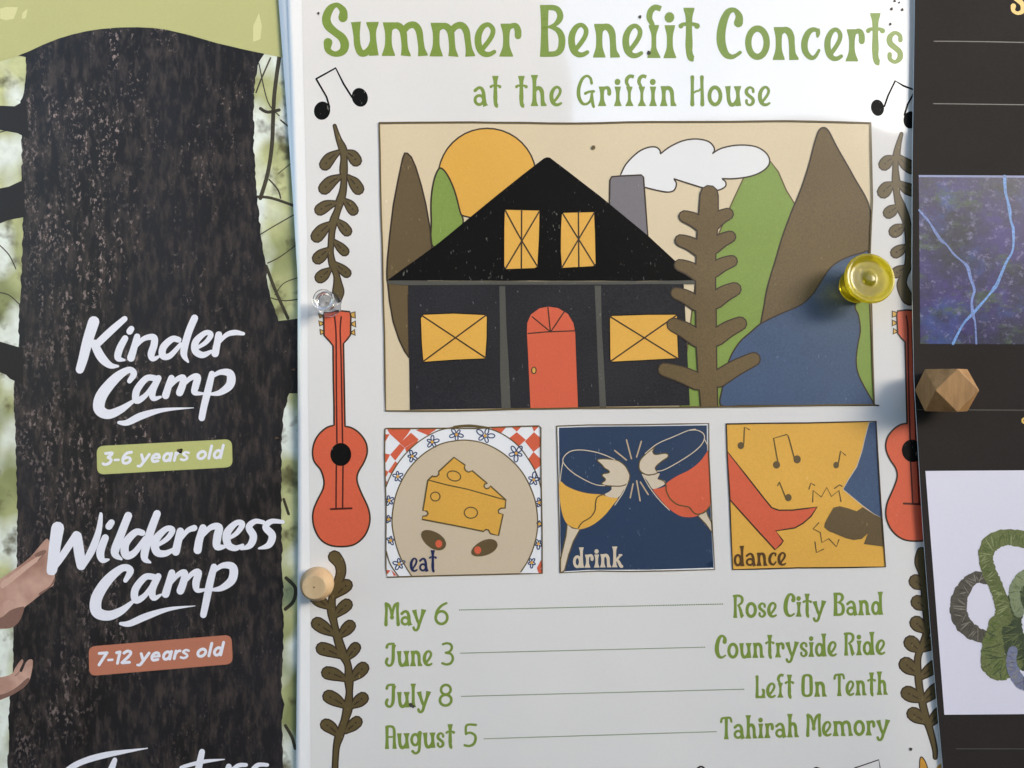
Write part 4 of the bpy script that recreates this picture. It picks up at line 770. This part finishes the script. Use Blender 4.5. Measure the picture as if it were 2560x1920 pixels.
yarn('yarn_loop', [(760, 500, 100), (674, 490, 110), (560, 475, 105), (455, 520, 110), (425, 610, 95), (450, 700, 90), (495, 800, 90), (530, 900, 95), (540, 1000, 110)], Yg, 4, Yg2, 'upper green yarn loop')
yarn('yarn_loop', [(700, 780, 110), (620, 900, 130), (580, 1020, 160), (600, 1140, 170), (700, 1260, 170)], Ydk, 3.5, Yg, 'dark green yarn in the middle')
yarn('yarn_loop', [(490, 1020, 80), (480, 1100, 110), (470, 1200, 150), (490, 1310, 170), (560, 1340, 110), (640, 1300, 60)], Yg, 4.6, Ydk, 'lower green yarn loop')
Yk = ink((132, 142, 110), grain=.2); SHD[Yk.name] = Yg
yarn('yarn_loop', [(740, 690, 70), (660, 740, 80), (610, 830, 70), (640, 960, 70)], Yk, 4.2, Yg2)
yarn('yarn_loop', [(600, 1210, 60), (595, 1300, 70), (640, 1400, 80), (720, 1440, 80)], Yb, 5.2, Yd2, 'blue grey yarn loop')

# ================================================================ the pins
def lathe(name, prof, parent, mat, M, seg=48, sm=True, wobble=0.):
    """prof: (radius, height along the pin); M: matrix from pin space (z outwards from the board)"""
    co, F = [], []
    for i, (r, z_) in enumerate(prof):
        for k in range(seg):
            a = k * 2 * math.pi / seg; co.append(M @ V((r * math.cos(a), r * math.sin(a), z_)))
    n = len(prof)
    for i in range(n - 1):
        for k in range(seg):
            a = i * seg + k; b = i * seg + (k + 1) % seg; F.append((a, b, b + seg, a + seg))
    F.append(tuple(range(seg))[::-1]); F.append(tuple((n - 1) * seg + k for k in range(seg)))
    me = bpy.data.meshes.new(name); me.from_pydata([tuple(c) for c in co], [], F); me.update()
    bm = bmesh.new(); bm.from_mesh(me); bmesh.ops.recalc_face_normals(bm, faces=bm.faces); bm.to_mesh(me); bm.free()
    for p in me.polygons: p.use_smooth = sm and len(p.vertices) < 10
    return link(me, name, parent, mat)
def pin_frame(tx=0, tz=0):
    """pin axis leans by tx (to the right) and tz (up) from straight out of the board"""
    zax = V((tx, -1, tz)).normalized(); xax = V((1, 0, 0)) - zax * zax.x; xax.normalize(); yax = zax.cross(xax)
    return Matrix((xax, yax, zax)).transposed()
def yellow():
    m = plastic('yellow_plastic', (250, 236, 50), 1.0, .12); t = m.node_tree; b = t.nodes['Principled BSDF']; out = t.nodes['Material Output']
    d = t.nodes.new('ShaderNodeBsdfDiffuse'); d.inputs[0].default_value = lin((204, 186, 64)) + (1,)
    tr = t.nodes.new('ShaderNodeBsdfTranslucent'); tr.inputs[0].default_value = lin((252, 236, 60)) + (1,)
    m1 = t.nodes.new('ShaderNodeMixShader'); m1.inputs[0].default_value = .55; t.links.new(d.outputs[0], m1.inputs[1]); t.links.new(tr.outputs[0], m1.inputs[2])
    m2 = t.nodes.new('ShaderNodeMixShader'); m2.inputs[0].default_value = .42; t.links.new(b.outputs[0], m2.inputs[1]); t.links.new(m1.outputs[0], m2.inputs[2])
    t.links.new(m2.outputs[0], out.inputs[0]); return m
def plastic(name, col, trans, rough, ior=1.49):
    m = bpy.data.materials.new(name); m.use_nodes = True; b = m.node_tree.nodes['Principled BSDF']
    b.inputs['Base Color'].default_value = lin(col) + (1,); b.inputs['Transmission Weight'].default_value = trans; b.inputs['Roughness'].default_value = rough; b.inputs['IOR'].default_value = ior
    t = m.node_tree; g = t.nodes.new('ShaderNodeNewGeometry').outputs['Position']
    bp = t.nodes.new('ShaderNodeBump'); bp.inputs['Strength'].default_value = .25; bp.inputs['Distance'].default_value = .0002
    t.links.new(noise(t, g, 420, 3, .6), bp.inputs['Height']); t.links.new(bp.outputs[0], b.inputs['Normal'])
    return m
def round_prof(P, n=5):
    return [(max(r, 0.00005), z_) for r, z_ in smooth(P, False, n)]
STEEL = bpy.data.materials.new('pin_steel'); STEEL.use_nodes = True
STEEL.node_tree.nodes['Principled BSDF'].inputs['Metallic'].default_value = 1; STEEL.node_tree.nodes['Principled BSDF'].inputs['Base Color'].default_value = (.55, .54, .52, 1); STEEL.node_tree.nodes['Principled BSDF'].inputs['Roughness'].default_value = .3
def push_pin(name, label, u, v, rb, rh, L, mat, tx, tz):
    h = conc_h(u, v) + .0003; b = put(u, v, h)
    t = thing(name, label, 'push pin', b); M = pin_frame(tx, tz)
    fl = .0013                    # base flange, waist, flared head with a dished top and a centre nub
    P = [(rb * .5, 0), (rb * .92, 0), (rb, .0003), (rb, fl * .8), (rb * .93, fl), (rb * .66, fl * 1.25), (rh * .60, L * .32), (rh * .56, L * .5), (rh * .66, L * .72), (rh * .90, L * .86), (rh, L * .90), (rh, L * .97), (rh * .95, L), (rh * .84, L * .985), (rh * .76, L * .955), (rh * .5, L * .945), (rh * .3, L * .94), (rh * .2, L * .965), (rh * .1, L * .975), (.00006, L * .975)]
    lathe('plastic_grip', round_prof(P, 3), t, mat, M)
    lathe('steel_needle', [(.00055, -.004), (.00055, L * .45), (.0003, L * .46)], t, STEEL, M, 12)
    return t
push_pin('push_pin', 'small clear plastic push pin at the top of the left guitar', 825, 762, .0053, .0045, .0112, plastic('clear_plastic', (250, 250, 250), 1.0, .04), -.03, .10)
push_pin('push_pin', 'large translucent yellow push pin over the lake of the house picture', 2138, 716, .0074, .0106, .0132, yellow(), .06, .15)
def wood_mat(name, c1, c2, sc_=1.):
    def f(t, g):
        r = noise(t, g, 260 * sc_, 4, .6, (1, 1, .18)); c = mix(t, rmp(t, r, .35, .65), lin(c1), lin(c2))
        return mix(t, rmp(t, noise(t, g, 1500, 3, .6, (1, 1, .3)), .5, .8, 0, .35), c, tuple(x * .7 for x in lin(c1)))
    return photo_mat(name, f, .6, .5)
WD = wood_mat('pale_wood', (186, 154, 114), (200, 170, 130)); WE = wood_mat('end_wood', (196, 168, 128), (208, 182, 142)); WO = wood_mat('oak_wood', (142, 104, 58), (170, 128, 78))
b = put(799, 1452, conc_h(799, 1452) + .0008)
t = thing('wooden_pin', 'round pale wooden pin with a flat top over the lower left leaf sprig', 'push pin', b); M = pin_frame(0.0, -.03)
lathe('wooden_bead', round_prof([(.0034, 0), (.0050, .0004), (.0066, .0022), (.00715, .0045), (.0068, .0066), (.0057, .0088), (.0050, .0096)], 4), t, WD, M, 56)
lathe('bead_end', [(.0050, .0094), (.00495, .00975), (.0048, .0098), (.0004, .0098), (.00035, .0092)], t, WE, M, 56, sm=False)
lathe('centre_hole', [(.0003, .0096), (.0003, .0099), (.0001, .00995)], t, ink((120, 90, 60), tooth=0), M, 10)
lathe('steel_needle', [(.0005, -.004), (.0005, .002), (.0003, .0021)], t, STEEL, M, 10)
# faceted block: fourteen sides, turned about its upright axis
Rr = .0088; th = math.radians(-1.5); h0 = craft_h(2340, 975)
front = put(2395, 976, h0 + .0006 + 2 * Rr)
cpos = V((front.x, -(h0 + .0006 + Rr), front.z)); t = thing('wooden_pin', 'faceted brown wooden pin on the left edge of the charcoal poster', 'push pin', V((cpos.x, -h0, cpos.z)))
ax = V((math.sin(th), -math.cos(th), 0)); ay = V((math.cos(th), math.sin(th), 0)); az = V((0, 0, 1))
co = [ax * a + ay * b_ + az * c for a, b_, c in [(i, j, 0) for i in (1, -1) for j in (1, -1)] + [(i, 0, j) for i in (1, -1) for j in (1, -1)] + [(0, i, j) for i in (1, -1) for j in (1, -1)]]
bm = bmesh.new(); vsn = [bm.verts.new(c * Rr + (cpos - t.location)) for c in co]
bmesh.ops.convex_hull(bm, input=vsn); bmesh.ops.dissolve_limit(bm, angle_limit=.02, verts=bm.verts, edges=bm.edges)
bmesh.ops.bevel(bm, geom=list(bm.edges), offset=.00022, segments=2, affect='EDGES', profile=.5); bmesh.ops.recalc_face_normals(bm, faces=bm.faces)
me = bpy.data.meshes.new('faceted_block'); bm.to_mesh(me); bm.free(); link(me, 'faceted_block', t, WO)
off = cpos - t.location
lathe('steel_needle', [(.0006, -.004), (.0006, off.length - Rr * .8), (.0003, off.length - Rr * .79)], t, STEEL, pin_frame(0, 0), 10)
